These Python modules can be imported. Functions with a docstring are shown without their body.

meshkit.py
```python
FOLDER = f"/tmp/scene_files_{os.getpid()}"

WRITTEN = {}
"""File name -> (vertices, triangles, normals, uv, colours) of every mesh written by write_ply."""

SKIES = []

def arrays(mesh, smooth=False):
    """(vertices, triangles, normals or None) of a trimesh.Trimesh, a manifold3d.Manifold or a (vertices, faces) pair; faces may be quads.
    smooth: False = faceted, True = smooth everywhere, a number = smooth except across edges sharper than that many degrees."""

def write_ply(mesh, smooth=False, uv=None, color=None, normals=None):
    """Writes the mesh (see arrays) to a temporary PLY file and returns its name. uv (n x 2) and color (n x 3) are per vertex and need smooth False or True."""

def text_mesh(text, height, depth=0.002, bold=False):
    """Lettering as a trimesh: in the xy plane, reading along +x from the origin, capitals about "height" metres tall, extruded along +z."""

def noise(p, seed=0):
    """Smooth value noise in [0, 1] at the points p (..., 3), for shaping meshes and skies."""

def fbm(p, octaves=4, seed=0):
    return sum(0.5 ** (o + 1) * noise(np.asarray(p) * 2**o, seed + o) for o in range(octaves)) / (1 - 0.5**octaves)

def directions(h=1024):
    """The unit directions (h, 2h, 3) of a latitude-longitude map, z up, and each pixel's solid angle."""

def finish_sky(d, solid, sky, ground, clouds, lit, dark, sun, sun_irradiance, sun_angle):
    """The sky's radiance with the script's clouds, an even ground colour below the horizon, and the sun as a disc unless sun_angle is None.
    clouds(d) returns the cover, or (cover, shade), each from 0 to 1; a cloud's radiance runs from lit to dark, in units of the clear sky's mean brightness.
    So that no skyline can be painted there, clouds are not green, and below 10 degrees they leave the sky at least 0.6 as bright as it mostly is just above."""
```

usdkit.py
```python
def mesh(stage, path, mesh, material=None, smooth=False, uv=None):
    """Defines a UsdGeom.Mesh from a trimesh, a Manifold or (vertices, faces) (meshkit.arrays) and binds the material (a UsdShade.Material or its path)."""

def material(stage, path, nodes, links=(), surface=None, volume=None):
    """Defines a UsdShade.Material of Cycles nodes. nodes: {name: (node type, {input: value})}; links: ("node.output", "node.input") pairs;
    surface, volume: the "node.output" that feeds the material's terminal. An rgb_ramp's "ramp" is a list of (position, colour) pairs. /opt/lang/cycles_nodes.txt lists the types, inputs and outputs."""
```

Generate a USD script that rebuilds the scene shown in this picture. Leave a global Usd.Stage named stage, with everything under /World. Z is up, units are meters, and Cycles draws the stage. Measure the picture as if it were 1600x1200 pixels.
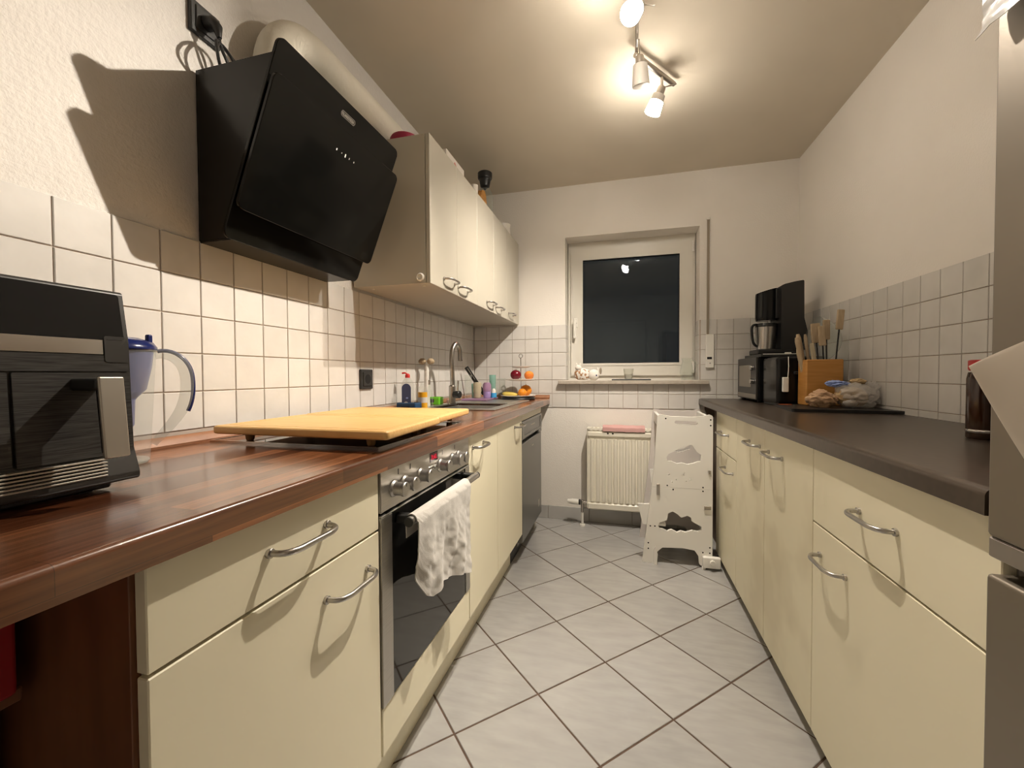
import math, random
import numpy as np, trimesh, manifold3d as m3, usdkit, meshkit
from shapely.geometry import Polygon, Point, box as sbox, LineString
from shapely import affinity
from shapely.ops import unary_union
from pxr import Usd, UsdGeom, UsdLux, UsdShade, Gf, Sdf
random.seed(7); np.random.seed(7)
stage = Usd.Stage.CreateInMemory()
UsdGeom.SetStageUpAxis(stage, 'Z'); UsdGeom.SetStageMetersPerUnit(stage, 1.0)
UsdGeom.Xform.Define(stage, '/World'); UsdGeom.Scope.Define(stage, '/World/Looks')

# ---------------------------------------------------------------- camera, sky, exposure
CAM_Z, YAW, PITCH, ROLL, F = 1.0658, .2579, -.0222, -.0053, 651.1
cam = UsdGeom.Camera.Define(stage, '/World/camera')
cam.CreateHorizontalApertureAttr(36.0); cam.CreateFocalLengthAttr(36.0*F/1600)
cam.CreateClippingRangeAttr(Gf.Vec2f(.02, 100))
EXPOSURE = 4.05
cam.CreateExposureAttr(EXPOSURE)
def _cam_matrix():
    f = np.array([-math.sin(YAW)*math.cos(PITCH), math.cos(YAW)*math.cos(PITCH), math.sin(PITCH)])
    r0 = np.array([math.cos(YAW), math.sin(YAW), 0]); u0 = np.cross(r0, f)
    r = r0*math.cos(ROLL)+u0*math.sin(ROLL); u = np.cross(r, f)
    return Gf.Matrix4d(*r, 0, *u, 0, *(-f), 0, 0, 0, CAM_Z, 1)
cam.AddTransformOp().Set(_cam_matrix())
LAMP_COL = (1.0, .90, .77)          # warm halogen bulbs
BULB, BULB_FAR, SHADE = 2350.0, 1850.0, 8.5    # emission of the bulbs and of the lit glass cups
dome = UsdLux.DomeLight.Define(stage, '/World/night_sky')   # night outside the window
dome.CreateColorAttr(Gf.Vec3f(.5, .55, .6)); dome.CreateIntensityAttr(.0006)

# ---------------------------------------------------------------- materials
MATS = {}
def mat(name, nodes, links=(), surface='p.BSDF'):
    MATS[name] = usdkit.material(stage, '/World/Looks/'+name, nodes, links, surface=surface); return MATS[name]
def plain(name, col, rough=.5, **kw):
    return mat(name, {'p': ('principled_bsdf', dict(base_color=col, roughness=rough, **kw))})
def noisy(name, c1, c2, rough=.5, scale=8, stretch=(1,1,1), bump=0, bscale=None, bdist=.002, detail=4, lo=.3, hi=.7, **kw):
    n = {'g': ('geometry', {}), 'm': ('mapping', {'scale': stretch}), 'n': ('noise_texture', {'scale': scale, 'detail': detail}),
         'r': ('rgb_ramp', {'ramp': [(lo, c1), (hi, c2)]}), 'p': ('principled_bsdf', dict(roughness=rough, **kw))}
    l = [('g.position', 'm.vector'), ('m.vector', 'n.vector'), ('n.fac', 'r.fac'), ('r.color', 'p.base_color')]
    if bump:
        n['b'] = ('bump', {'strength': bump, 'distance': bdist}); n['n2'] = ('noise_texture', {'scale': bscale or scale*3, 'detail': 3})
        l += [('g.position', 'n2.vector'), ('n2.fac', 'b.height'), ('b.normal', 'p.normal')]
    return mat(name, n, l)
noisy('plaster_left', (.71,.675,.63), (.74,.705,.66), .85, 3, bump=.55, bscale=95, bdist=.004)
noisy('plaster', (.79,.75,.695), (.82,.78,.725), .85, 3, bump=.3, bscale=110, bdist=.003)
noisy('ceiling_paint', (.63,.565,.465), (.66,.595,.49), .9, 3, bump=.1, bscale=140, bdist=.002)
for k, (a, b) in enumerate((((.63,.605,.57), (.69,.665,.63)), ((.645,.62,.585), (.705,.68,.645)), ((.615,.595,.56), (.675,.65,.615)))):
    noisy('wall_tile_%s' % 'abc'[k], a, b, .3, 9+2*k, bump=.15, bscale=24, bdist=.003, detail=5)
for k, (a, b) in enumerate((((.36,.352,.34), (.415,.407,.395)), ((.375,.367,.355), (.43,.422,.41)), ((.35,.342,.33), (.405,.397,.385)))):
    noisy('floor_tile_%s' % 'abc'[k], a, b, .20, 5+k, stretch=(1.5,5,1), bump=.05, bscale=12, bdist=.003, detail=6, specular_ior_level=1.0)
noisy('wall_grout', (.40,.34,.29), (.46,.39,.335), .9, 40)
noisy('floor_grout', (.085,.052,.036), (.12,.075,.052), .9, 40)
noisy('skirting_tile', (.44,.43,.41), (.52,.51,.49), .35, 7)
noisy('cream_front', (.80,.74,.555), (.82,.76,.575), .42, 2)
noisy('cream_worn', (.69,.62,.445), (.80,.74,.555), .42, 3.2, detail=3, lo=.36, hi=.50)
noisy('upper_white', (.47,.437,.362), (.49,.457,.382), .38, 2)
plain('carcass_white', (.66,.63,.56), .5)
plain('steel_handle', (.50,.48,.46), .28, metallic=1.0)
noisy('brushed_steel', (.46,.445,.42), (.55,.53,.50), .40, 30, stretch=(12,.6,25), metallic=1.0)
noisy('sink_steel', (.62,.61,.59), (.70,.69,.67), .34, 20, metallic=1.0)
plain('chrome', (.70,.69,.67), .14, metallic=1.0)
plain('tap_steel', (.50,.48,.45), .24, metallic=1.0)
plain('steel_light', (.62,.60,.57), .3, metallic=1.0)
plain('nickel', (.52,.48,.44), .3, metallic=1.0)
plain('black_glass', (.006,.006,.006), .04, specular_ior_level=.6)
plain('hood_glass', (.004,.004,.0035), .09, specular_ior_level=.25)
plain('hood_body', (.007,.006,.005), .3, specular_ior_level=.3)
plain('black_plastic', (.012,.012,.012), .4)
plain('black_gloss', (.006,.006,.0065), .14, specular_ior_level=.28)
plain('black_matte', (.01,.01,.01), .7)
plain('socket_black', (.03,.03,.028), .45)
plain('dark_gap', (.012,.01,.009), .9)
noisy('fryer_front', (.022,.021,.02), (.07,.067,.063), .42, 22, stretch=(1,1.2,40), metallic=.5)
plain('fryer_body', (.025,.023,.02), .38)
plain('silver_satin', (.42,.39,.34), .38, metallic=.85)
plain('white_plastic', (.78,.76,.70), .4)
plain('window_white', (.74,.71,.64), .38)
plain('radiator_white', (.80,.76,.65), .35)
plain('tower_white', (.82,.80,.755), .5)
plain('tower_shaded_white', (.60,.555,.525), .5)  # tower white darkened: shade inside the tower put into the colour
plain('strap_grey', (.30,.25,.19), .8)
noisy('sill_stone', (.40,.35,.29), (.50,.45,.38), .35, 30)
plain('outlet_hole', (.004,.004,.004), .6)
plain('fridge_steel', (.23,.197,.16), .40, metallic=.75)
plain('fridge_trim', (.30,.27,.25), .35, metallic=.7)
plain('microwave_grey', (.055,.053,.048), .32, metallic=.5)
plain('dishwasher_grey', (.165,.16,.15), .3, metallic=.55)
plain('dishwasher_panel', (.22,.215,.20), .4, metallic=.3)
noisy('towel_cloth', (.52,.495,.455), (.58,.55,.51), .95, 60, bump=.5, bscale=500, bdist=.001, sheen_weight=.2)
noisy('upstand_wood', (.26,.115,.055), (.36,.17,.085), .5, 6, stretch=(6,2,6))
noisy('bamboo', (.62,.36,.12), (.76,.49,.20), .45, 10, stretch=(.9,22,8), detail=5)
plain('bamboo_dark', (.34,.19,.07), .5)
noisy('orange_wood', (.46,.21,.045), (.55,.27,.07), .45, 9, stretch=(1,1,9))
noisy('pale_wood', (.38,.28,.17), (.50,.39,.26), .6, 14, stretch=(6,6,1))
noisy('dark_panel', (.13,.048,.02), (.20,.078,.033), .4, 9, stretch=(3,9,.6))
noisy('support_shade_brown', (.09,.06,.04), (.13,.09,.06), .6, 6)
noisy('dark_worktop', (.045,.032,.023), (.060,.043,.031), .27, 60, bump=.08, bscale=220, bdist=.001)
plain('clear_plastic', (.86,.89,.88), .05, transmission_weight=1.0, ior=1.2)
plain('blue_funnel', (.09,.11,.27), .25)
plain('navy', (.012,.02,.11), .2)
plain('raspberry', (.30,.012,.05), .35)
plain('red_plastic', (.32,.006,.008), .45)
plain('cap_red', (.55,.03,.03), .35)
plain('soap_label', (.06,.08,.17), .4)
plain('caddy_blue', (.01,.06,.15), .35)
plain('caddy_teal', (.05,.19,.22), .4)
plain('yellow', (.75,.38,.015), .35)
plain('banana_yellow', (.78,.60,.13), .5)
plain('green_plastic', (.18,.62,.03), .4)
plain('pink_cloth', (.62,.36,.34), .9)
plain('pink_plastic', (.52,.32,.50), .25, transmission_weight=.4, ior=1.2)
plain('lilac', (.36,.26,.52), .3)
plain('mint', (.35,.58,.50), .2, transmission_weight=.5, ior=1.15)
plain('sky_blue', (.05,.34,.68), .4)
plain('beige_bottle', (.62,.54,.38), .4, transmission_weight=.25, ior=1.2)
plain('apple_red', (.16,.008,.018), .18)
noisy('apple_orange', (.80,.16,.03), (.85,.40,.06), .25, 22)
noisy('orange_skin', (.80,.25,.008), (.86,.31,.012), .42, 60, bump=.2, bscale=400, bdist=.001)
plain('porcelain', (.80,.76,.70), .2)
noisy('floral', (.80,.77,.72), (.36,.19,.09), .25, 52, lo=.49, hi=.57, detail=1)
plain('amber_glass', (.035,.014,.006), .08)
noisy('kraft_paper', (.44,.27,.15), (.58,.38,.23), .8, 14, bump=.4, bscale=40, bdist=.006)
noisy('bread_brown', (.44,.30,.15), (.58,.43,.25), .8, 16)
plain('orange_plastic', (.55,.10,.015), .5)
plain('bag_blue', (.27,.36,.68), .5)
plain('blue_print', (.01,.06,.20), .7)
plain('green_print', (.09,.13,.03), .7)
plain('rosso_print', (.55,.16,.13), .6)
plain('pale_print', (.62,.60,.57), .5)
mat('led_red', {'e': ('emission', {'color': (1,.03,.06), 'strength': .055})}, surface='e.emission')
plain('display_dark', (.045,.004,.007), .2)
mat('lamp_bulb', {'e': ('emission', {'color': LAMP_COL, 'strength': BULB})}, surface='e.emission')
mat('lamp_bulb_far', {'e': ('emission', {'color': LAMP_COL, 'strength': BULB_FAR})}, surface='e.emission')
mat('lamp_glass_lit', {'e': ('emission', {'color': LAMP_COL, 'strength': SHADE})}, surface='e.emission')
plain('lamp_glass_off', (.62,.58,.53), .25)
mat('window_pane', {'f': ('fresnel', {'IOR': 1.5}), 't': ('transparent_bsdf', {'color': (.93,.95,.95)}), 'g': ('glossy_bsdf', {'color': (.52,.56,.60), 'roughness': .0}), 'x': ('mix_closure', {})},
    [('f.fac', 'x.fac'), ('t.BSDF', 'x.closure1'), ('g.BSDF', 'x.closure2')], 'x.closure')
mat('clear_glass', {'f': ('layer_weight', {'blend': .5}), 'pw': ('math', {'math_type': 'power', 'value2': 3.0}), 'ml': ('math', {'math_type': 'multiply_add', 'value2': .7, 'value3': .06}), 't': ('transparent_bsdf', {'color': (.93,.95,.93)}), 'g': ('principled_bsdf', {'base_color': (.75,.77,.74), 'roughness': .08}), 'x': ('mix_closure', {})},
    [('f.facing', 'pw.value1'), ('pw.value', 'ml.value1'), ('ml.value', 'x.fac'), ('t.BSDF', 'x.closure1'), ('g.BSDF', 'x.closure2')], 'x.closure')
mat('thin_plastic', {'p': ('principled_bsdf', {'base_color': (.84,.82,.79), 'roughness': .22}), 't': ('transparent_bsdf', {'color': (.97,.96,.95)}), 'x': ('mix_closure', {'fac': .45})},
    [('t.BSDF', 'x.closure1'), ('p.BSDF', 'x.closure2')], 'x.closure')
mat('bag_film', {'p': ('principled_bsdf', {'base_color': (.66,.64,.61), 'roughness': .25}), 'l': ('translucent_bsdf', {'color': (.55,.53,.50)}), 'x': ('mix_closure', {'fac': .45})},
    [('p.BSDF', 'x.closure1'), ('l.BSDF', 'x.closure2')], 'x.closure')
mat('paper_white', {'p': ('principled_bsdf', {'base_color': (.86,.81,.75), 'roughness': .8}), 'l': ('translucent_bsdf', {'color': (.92,.87,.80)}), 'x': ('mix_closure', {'fac': .6})},
    [('p.BSDF', 'x.closure1'), ('l.BSDF', 'x.closure2')], 'x.closure')
mat('frosted_glass', {'p': ('principled_bsdf', {'base_color': (.62,.60,.52), 'roughness': .3}), 't': ('transparent_bsdf', {'color': (.85,.86,.82)}), 'x': ('mix_closure', {'fac': .6})},
    [('t.BSDF', 'x.closure1'), ('p.BSDF', 'x.closure2')], 'x.closure')
mat('frosted_plastic', {'p': ('principled_bsdf', {'base_color': (.82,.82,.79), 'roughness': .18}), 't': ('transparent_bsdf', {'color': (.94,.95,.94)}), 'x': ('mix_closure', {'fac': .14})},
    [('t.BSDF', 'x.closure1'), ('p.BSDF', 'x.closure2')], 'x.closure')
mat('duct_foil', {'g': ('geometry', {}), 'm': ('mapping', {'scale': (1,1,1)}), 'n': ('noise_texture', {'scale': 40, 'detail': 4}), 'b': ('bump', {'strength': .4, 'distance': .005}),
    'p': ('principled_bsdf', {'base_color': (.74,.70,.60), 'roughness': .55})}, [('g.position', 'm.vector'), ('m.vector', 'n.vector'), ('n.fac', 'b.height'), ('b.normal', 'p.normal')])
def butcher(name, rot=0):
    """Block-glued worktop: staves along y, each its own tone, with grain."""
    mat(name, {'g': ('geometry', {}), 's': ('separate_xyz', {}), 'ad': ('math', {'math_type': 'add'}), 'c': ('combine_xyz', {}), 'br': ('brick_texture', {'color1': (.095,.030,.011), 'color2': (.35,.138,.055), 'mortar': (.09,.035,.016),
        'scale': 1, 'mortar_size': .0004, 'brick_width': .42, 'row_height': .043, 'bias': -.1, 'offset': .37}),
        'm': ('mapping', {'scale': (60, 2.5, 60)}), 'n': ('noise_texture', {'scale': 2.2, 'detail': 6, 'distortion': .4}), 'r': ('rgb_ramp', {'ramp': [(.25, (.55,.5,.46)), (.75, (1.25,1.2,1.15))]}),
        'x': ('mix_color', {'blend_type': 'multiply', 'fac': 1.0}), 'p': ('principled_bsdf', {'roughness': .24, 'specular_ior_level': .8, 'coat_weight': .6, 'coat_roughness': .16, 'coat_ior': 1.6})},
        [('g.position', 's.vector'), ('s.y', 'c.x'), ('s.x', 'ad.value1'), ('s.z', 'ad.value2'), ('ad.value', 'c.y'), ('c.vector', 'br.vector'), ('g.position', 'm.vector'), ('m.vector', 'n.vector'), ('n.fac', 'r.fac'),
         ('br.color', 'x.a'), ('r.color', 'x.b'), ('x.result', 'p.base_color')])
butcher('butcher_block')

# ---------------------------------------------------------------- mesh helpers (world coordinates, metres)
V = np.array
def box(x0, x1, y0, y1, z0, z1, c=0.0):
    """Box with chamfered edges of size c."""
    x0, x1 = sorted((x0, x1)); y0, y1 = sorted((y0, y1)); z0, z1 = sorted((z0, z1))
    if c <= 0:
        return trimesh.creation.box(bounds=[[x0, y0, z0], [x1, y1, z1]])
    c = min(c, .49*min(x1-x0, y1-y0, z1-z0))
    p = []
    for sx in (x0, x1):
        for sy in (y0, y1):
            for sz in (z0, z1):
                dx, dy, dz = (c if sx == x0 else -c), (c if sy == y0 else -c), (c if sz == z0 else -c)
                p += [(sx, sy+dy, sz+dz), (sx+dx, sy, sz+dz), (sx+dx, sy+dy, sz)]
    return trimesh.convex.convex_hull(V(p))
def rbox(x0, x1, y0, y1, z0, z1, r=.01, n=12):
    """Box with round edges (hull of spheres)."""
    s = m3.Manifold.sphere(r, n)
    h = m3.Manifold.batch_hull([s.translate([a, b, c]) for a in (x0+r, x1-r) for b in (y0+r, y1-r) for c in (z0+r, z1-r)])
    return tm(h)
def tm(m):
    a = m.to_mesh(); return trimesh.Trimesh(a.vert_properties[:, :3], a.tri_verts, process=False)
def man(t):
    t = t.copy(); t.merge_vertices()
    return m3.Manifold(m3.Mesh(np.asarray(t.vertices, np.float32), np.asarray(t.faces, np.uint32)))
def cat(*a):
    return trimesh.util.concatenate([x for x in a])
def frame_of(d):
    d = V(d, float); d /= np.linalg.norm(d)
    a = V([0, 0, 1.]) if abs(d[2]) < .9 else V([1., 0, 0])
    u = np.cross(a, d); u /= np.linalg.norm(u); return u, np.cross(d, u), d
def tube(path, r, n=10, closed=False, cap=True):
    """A round bar along a path; r a number or one per point."""
    P = V(path, float); k = len(P); R = np.full(k, r) if np.ndim(r) == 0 else V(r, float)
    T = np.gradient(P, axis=0) if not closed else np.roll(P, -1, 0)-np.roll(P, 1, 0)
    T /= np.linalg.norm(T, axis=1, keepdims=True)
    u, v, _ = frame_of(T[0]); rings = []
    for i in range(k):
        u = u-T[i]*(u@T[i]); u /= np.linalg.norm(u); v = np.cross(T[i], u)
        a = np.linspace(0, 2*np.pi, n, endpoint=False)
        rings.append(P[i]+R[i]*(np.cos(a)[:, None]*u+np.sin(a)[:, None]*v))
    vs = np.vstack(rings); f = []
    for i in range(k if closed else k-1):
        j = (i+1) % k
        for q in range(n):
            w = (q+1) % n
            f += [(i*n+q, i*n+w, j*n+w), (i*n+q, j*n+w, j*n+q)]
    if cap and not closed:
        vs = np.vstack([vs, P[0], P[-1]]); c0, c1 = len(vs)-2, len(vs)-1
        for q in range(n):
            w = (q+1) % n; f += [(c0, w, q), (c1, (k-1)*n+q, (k-1)*n+w)]
    return trimesh.Trimesh(vs, f, process=False)
def smooth_path(pts, n=6, r=.3):
    """Rounds the corners of a polyline (quadratic blends)."""
    P = [V(p, float) for p in pts]; out = [P[0]]
    for a, b, c in zip(P[:-2], P[1:-1], P[2:]):
        la, lc = np.linalg.norm(a-b), np.linalg.norm(c-b); d = min(la, lc)*r
        s, e = b+(a-b)/la*d, b+(c-b)/lc*d
        for t in np.linspace(0, 1, n): out.append((1-t)**2*s+2*t*(1-t)*b+t*t*e)
    return out+[P[-1]]
def spline(pts, n=24):
    from scipy.interpolate import CubicSpline
    P = V(pts, float); t = np.r_[0, np.cumsum(np.linalg.norm(np.diff(P, axis=0), axis=1))]
    return CubicSpline(t, P)(np.linspace(0, t[-1], n))
def lathe(profile, at=(0,0,0), axis=(0,0,1), n=28):
    """Revolves (radius, height) pairs about an axis starting at a point."""
    u, v, d = frame_of(axis); a = np.linspace(0, 2*np.pi, n, endpoint=False); vs = []
    for r, h in profile:
        vs.append(V(at)+h*d+max(r, 1e-5)*(np.cos(a)[:, None]*u+np.sin(a)[:, None]*v))
    vs = np.vstack(vs); f = []
    for i in range(len(profile)-1):
        for q in range(n):
            w = (q+1) % n; f += [(i*n+q, i*n+w, (i+1)*n+w), (i*n+q, (i+1)*n+w, (i+1)*n+q)]
    return trimesh.Trimesh(vs, f, process=False)
def cyl(p0, p1, r, n=20):
    p0, p1 = V(p0, float), V(p1, float); L = np.linalg.norm(p1-p0); c = min(.15*r, .1*L)
    return lathe([(0, 0), (r-c, 0), (r, c), (r, L-c), (r-c, L), (0, L)], p0, p1-p0, n)
def prism(poly, t0, t1, plane='xz'):
    """A shapely polygon in a world plane, extruded along the third axis from t0 to t1."""
    if hasattr(poly, 'geoms'): return trimesh.util.concatenate([prism(g, t0, t1, plane) for g in poly.geoms])
    m = trimesh.creation.extrude_polygon(poly, t1-t0, engine='earcut'); v = m.vertices.copy(); w = v.copy()
    if plane == 'xz': w[:, 0], w[:, 2], w[:, 1] = v[:, 0], v[:, 1], v[:, 2]+t0; flip = True
    elif plane == 'yz': w[:, 1], w[:, 2], w[:, 0] = v[:, 0], v[:, 1], v[:, 2]+t0; flip = False
    else: w[:, 2] = v[:, 2]+t0; flip = False
    f = m.faces[:, ::-1] if flip else m.faces
    return trimesh.Trimesh(w, f, process=False)
def blob(c, r, sub=3, amp=0., scale=30, seed=0, flat=None):
    """A sphere or ellipsoid with lumps."""
    s = trimesh.creation.icosphere(sub, 1.0); v = s.vertices.copy()
    if amp: v *= (1+amp*(meshkit.fbm(v*scale*.1+seed*7.1, 4, seed)-.5)*2)[:, None]
    v = v*V(r)+V(c)
    if flat is not None: v[:, 2] = np.maximum(v[:, 2], flat)
    return trimesh.Trimesh(v, s.faces, process=False)
def sheet(G, th):
    """A closed thin body from a grid of points (nu, nv, 3)."""
    G = V(G, float); nu, nv = G.shape[:2]
    du, dv = np.gradient(G, axis=0), np.gradient(G, axis=1); N = np.cross(du, dv); N /= np.maximum(np.linalg.norm(N, axis=2, keepdims=True), 1e-9)
    A, B = (G+N*th/2).reshape(-1, 3), (G-N*th/2).reshape(-1, 3); o = nu*nv; f = []; I = lambda i, j: i*nv+j
    for i in range(nu-1):
        for j in range(nv-1):
            a, b, c, d = I(i, j), I(i+1, j), I(i+1, j+1), I(i, j+1)
            f += [(a, b, c), (a, c, d), (o+a, o+c, o+b), (o+a, o+d, o+c)]
    rim = [I(i, 0) for i in range(nu)]+[I(nu-1, j) for j in range(1, nv)]+[I(i, nv-1) for i in range(nu-2, -1, -1)]+[I(0, j) for j in range(nv-2, 0, -1)]
    for a, b in zip(rim, rim[1:]+rim[:1]): f += [(a, o+a, o+b), (a, o+b, b)]
    return trimesh.Trimesh(np.vstack([A, B]), f, process=False)
def place(m, M):
    m = m.copy(); m.apply_transform(M); return m
def lay(m, o, ex, ey):
    """Moves a mesh drawn in the xy plane to the plane at o with axes ex, ey."""
    ex, ey = V(ex, float), V(ey, float); ez = np.cross(ex, ey); M = np.eye(4); M[:3, 0], M[:3, 1], M[:3, 2], M[:3, 3] = ex, ey, ez, o
    return place(m, M)
def rotz(m, deg, c):
    return place(m, trimesh.transformations.rotation_matrix(math.radians(deg), [0, 0, 1], c))
def slab_between(p, q, w, th):
    d = (q-p)/np.linalg.norm(q-p); n = np.cross(d, V([0, 1., 0])); n /= np.linalg.norm(n); m = rbox(-w/2, w/2, -th/2, th/2, 0, np.linalg.norm(q-p), min(w, th)*.4)
    M = np.eye(4); M[:3, 0] = n; M[:3, 1] = np.cross(d, n); M[:3, 2] = d; M[:3, 3] = p; return place(m, M)
# ---------------------------------------------------------------- scene helpers
COUNT = {}
def numbered(parent, name):
    k = COUNT.get((parent, name), 0); COUNT[(parent, name)] = k+1
    return name if k == 0 else '%s_%03d' % (name, k)
class Thing:
    def __init__(s, path, loc): s.path, s.loc = path, V(loc, float)
def tag(prim, label=None, cat_=None, group=None, kind=None):
    for k, v in (('label', label), ('category', cat_), ('group', group), ('kind', kind)):
        if v: prim.SetCustomDataByKey(k, v)
def thing(name, label, cat_, loc, group=None, kind=None):
    path = '/World/'+numbered('', name); x = UsdGeom.Xform.Define(stage, path); x.AddTranslateOp().Set(Gf.Vec3d(*map(float, loc)))
    tag(x.GetPrim(), label, cat_, group, kind); return Thing(path, loc)
def part(t, name, mesh, m, smooth=35, label=None, kind=None):
    mesh = mesh.copy(); mesh.vertices = np.asarray(mesh.vertices)-t.loc
    path = t.path+'/'+numbered(t.path, name)
    p = usdkit.mesh(stage, path, mesh, MATS[m], smooth)
    tag(p.GetPrim(), label, None, None, kind); return Thing(path, t.loc)
def obj(name, label, cat_, mesh, m, loc=None, smooth=35, group=None, kind=None):
    loc = V([mesh.bounds[:, 0].mean(), mesh.bounds[:, 1].mean(), mesh.bounds[0, 2]]) if loc is None else V(loc, float)
    path = '/World/'+numbered('', name); mesh = mesh.copy(); mesh.vertices = np.asarray(mesh.vertices)-loc
    p = usdkit.mesh(stage, path, mesh, MATS[m], smooth); UsdGeom.Xformable(p).AddTranslateOp().Set(Gf.Vec3d(*map(float, loc)))
    tag(p.GetPrim(), label, cat_, group, kind); return Thing(path, loc)
def structure(name):
    path = '/World/'+name; x = UsdGeom.Xform.Define(stage, path); tag(x.GetPrim(), kind='structure'); return Thing(path, (0, 0, 0))

# ================================================================ the room
A, B, D, H, Y0 = 1.105, 1.084, 3.046, 2.43, -1.15     # left wall at -A, right at B, back at D
T, ZJ = .101, 1.0658+.3639                            # tile pitch, top edge of the tiles
TT = .006                                             # tiles stand proud of the plaster
def tile(o, ex, ey, w, h, th=TT-.001, c=.0012):
    """A chamfered tile: o its lower corner on the wall, ex along, ey up, facing ex x ey."""
    ex, ey = V(ex, float), V(ey, float); n = np.cross(ex, ey); o = V(o, float); v = []
    for d, k in ((c, th), (0, th-c), (0, 0)):
        v += [o+ex*d+ey*d+n*k, o+ex*(w-d)+ey*d+n*k, o+ex*(w-d)+ey*(h-d)+n*k, o+ex*d+ey*(h-d)+n*k]
    f = [(0, 1, 2), (0, 2, 3)]
    for L in (0, 4):
        for q in range(4):
            a, b = L+q, L+(q+1) % 4; f += [(a, a+4, b+4), (a, b+4, b)]
    return trimesh.Trimesh(V(v), f, process=False)
def tile_mat(base): return base+'_'+random.choice('abc')
GAP = .003

# --- left wall
wl = structure('wall_left')
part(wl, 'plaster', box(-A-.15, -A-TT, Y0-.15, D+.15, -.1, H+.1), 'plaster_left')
part(wl, 'grout_bed', box(-A-TT-.001, -A-TT+.003, -.5, D, .87, ZJ-.001), 'wall_grout')
yl = .5807
for i in range(-10, 25):
    y0, y1 = yl+i*T+GAP/2, min(yl+(i+1)*T-GAP/2, D-.001)
    if y1-y0 < .01: continue
    for j in range(6):
        z1, z0 = ZJ-j*T-(GAP/2 if j else 0), max(ZJ-(j+1)*T+GAP/2, .875)
        if z1-z0 < .01 or (j == 5): continue
        part(wl, 'tile', tile((-A-TT+.001, y0, z0), (0, 1, 0), (0, 0, 1), y1-y0, z1-z0), tile_mat('wall_tile'), smooth=False)
# --- right wall (tiled from the fridge to the corner)
wr = structure('wall_right')
part(wr, 'plaster', box(B+TT, B+.15, Y0-.15, D+.15, -.1, H+.1), 'plaster')
part(wr, 'grout_bed', box(B+TT-.003, B+TT+.001, .60, D, .87, ZJ-.001), 'wall_grout')
yr = 1.7107
for i in range(-3, 14):
    y0, y1 = yr+i*T+GAP/2, min(yr+(i+1)*T-GAP/2, D-.001)
    if i == -3: y0 = y1-.03
    for j in range(6):
        z1, z0 = ZJ-j*T-(GAP/2 if j else 0), max(ZJ-(j+1)*T+GAP/2, .896)
        if z1-z0 < .01 or y1-y0 < .008: continue
        part(wr, 'tile', tile((B+TT-.001, y1, z0), (0, -1, 0), (0, 0, 1), y1-y0, z1-z0), tile_mat('wall_tile'), smooth=False)
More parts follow.
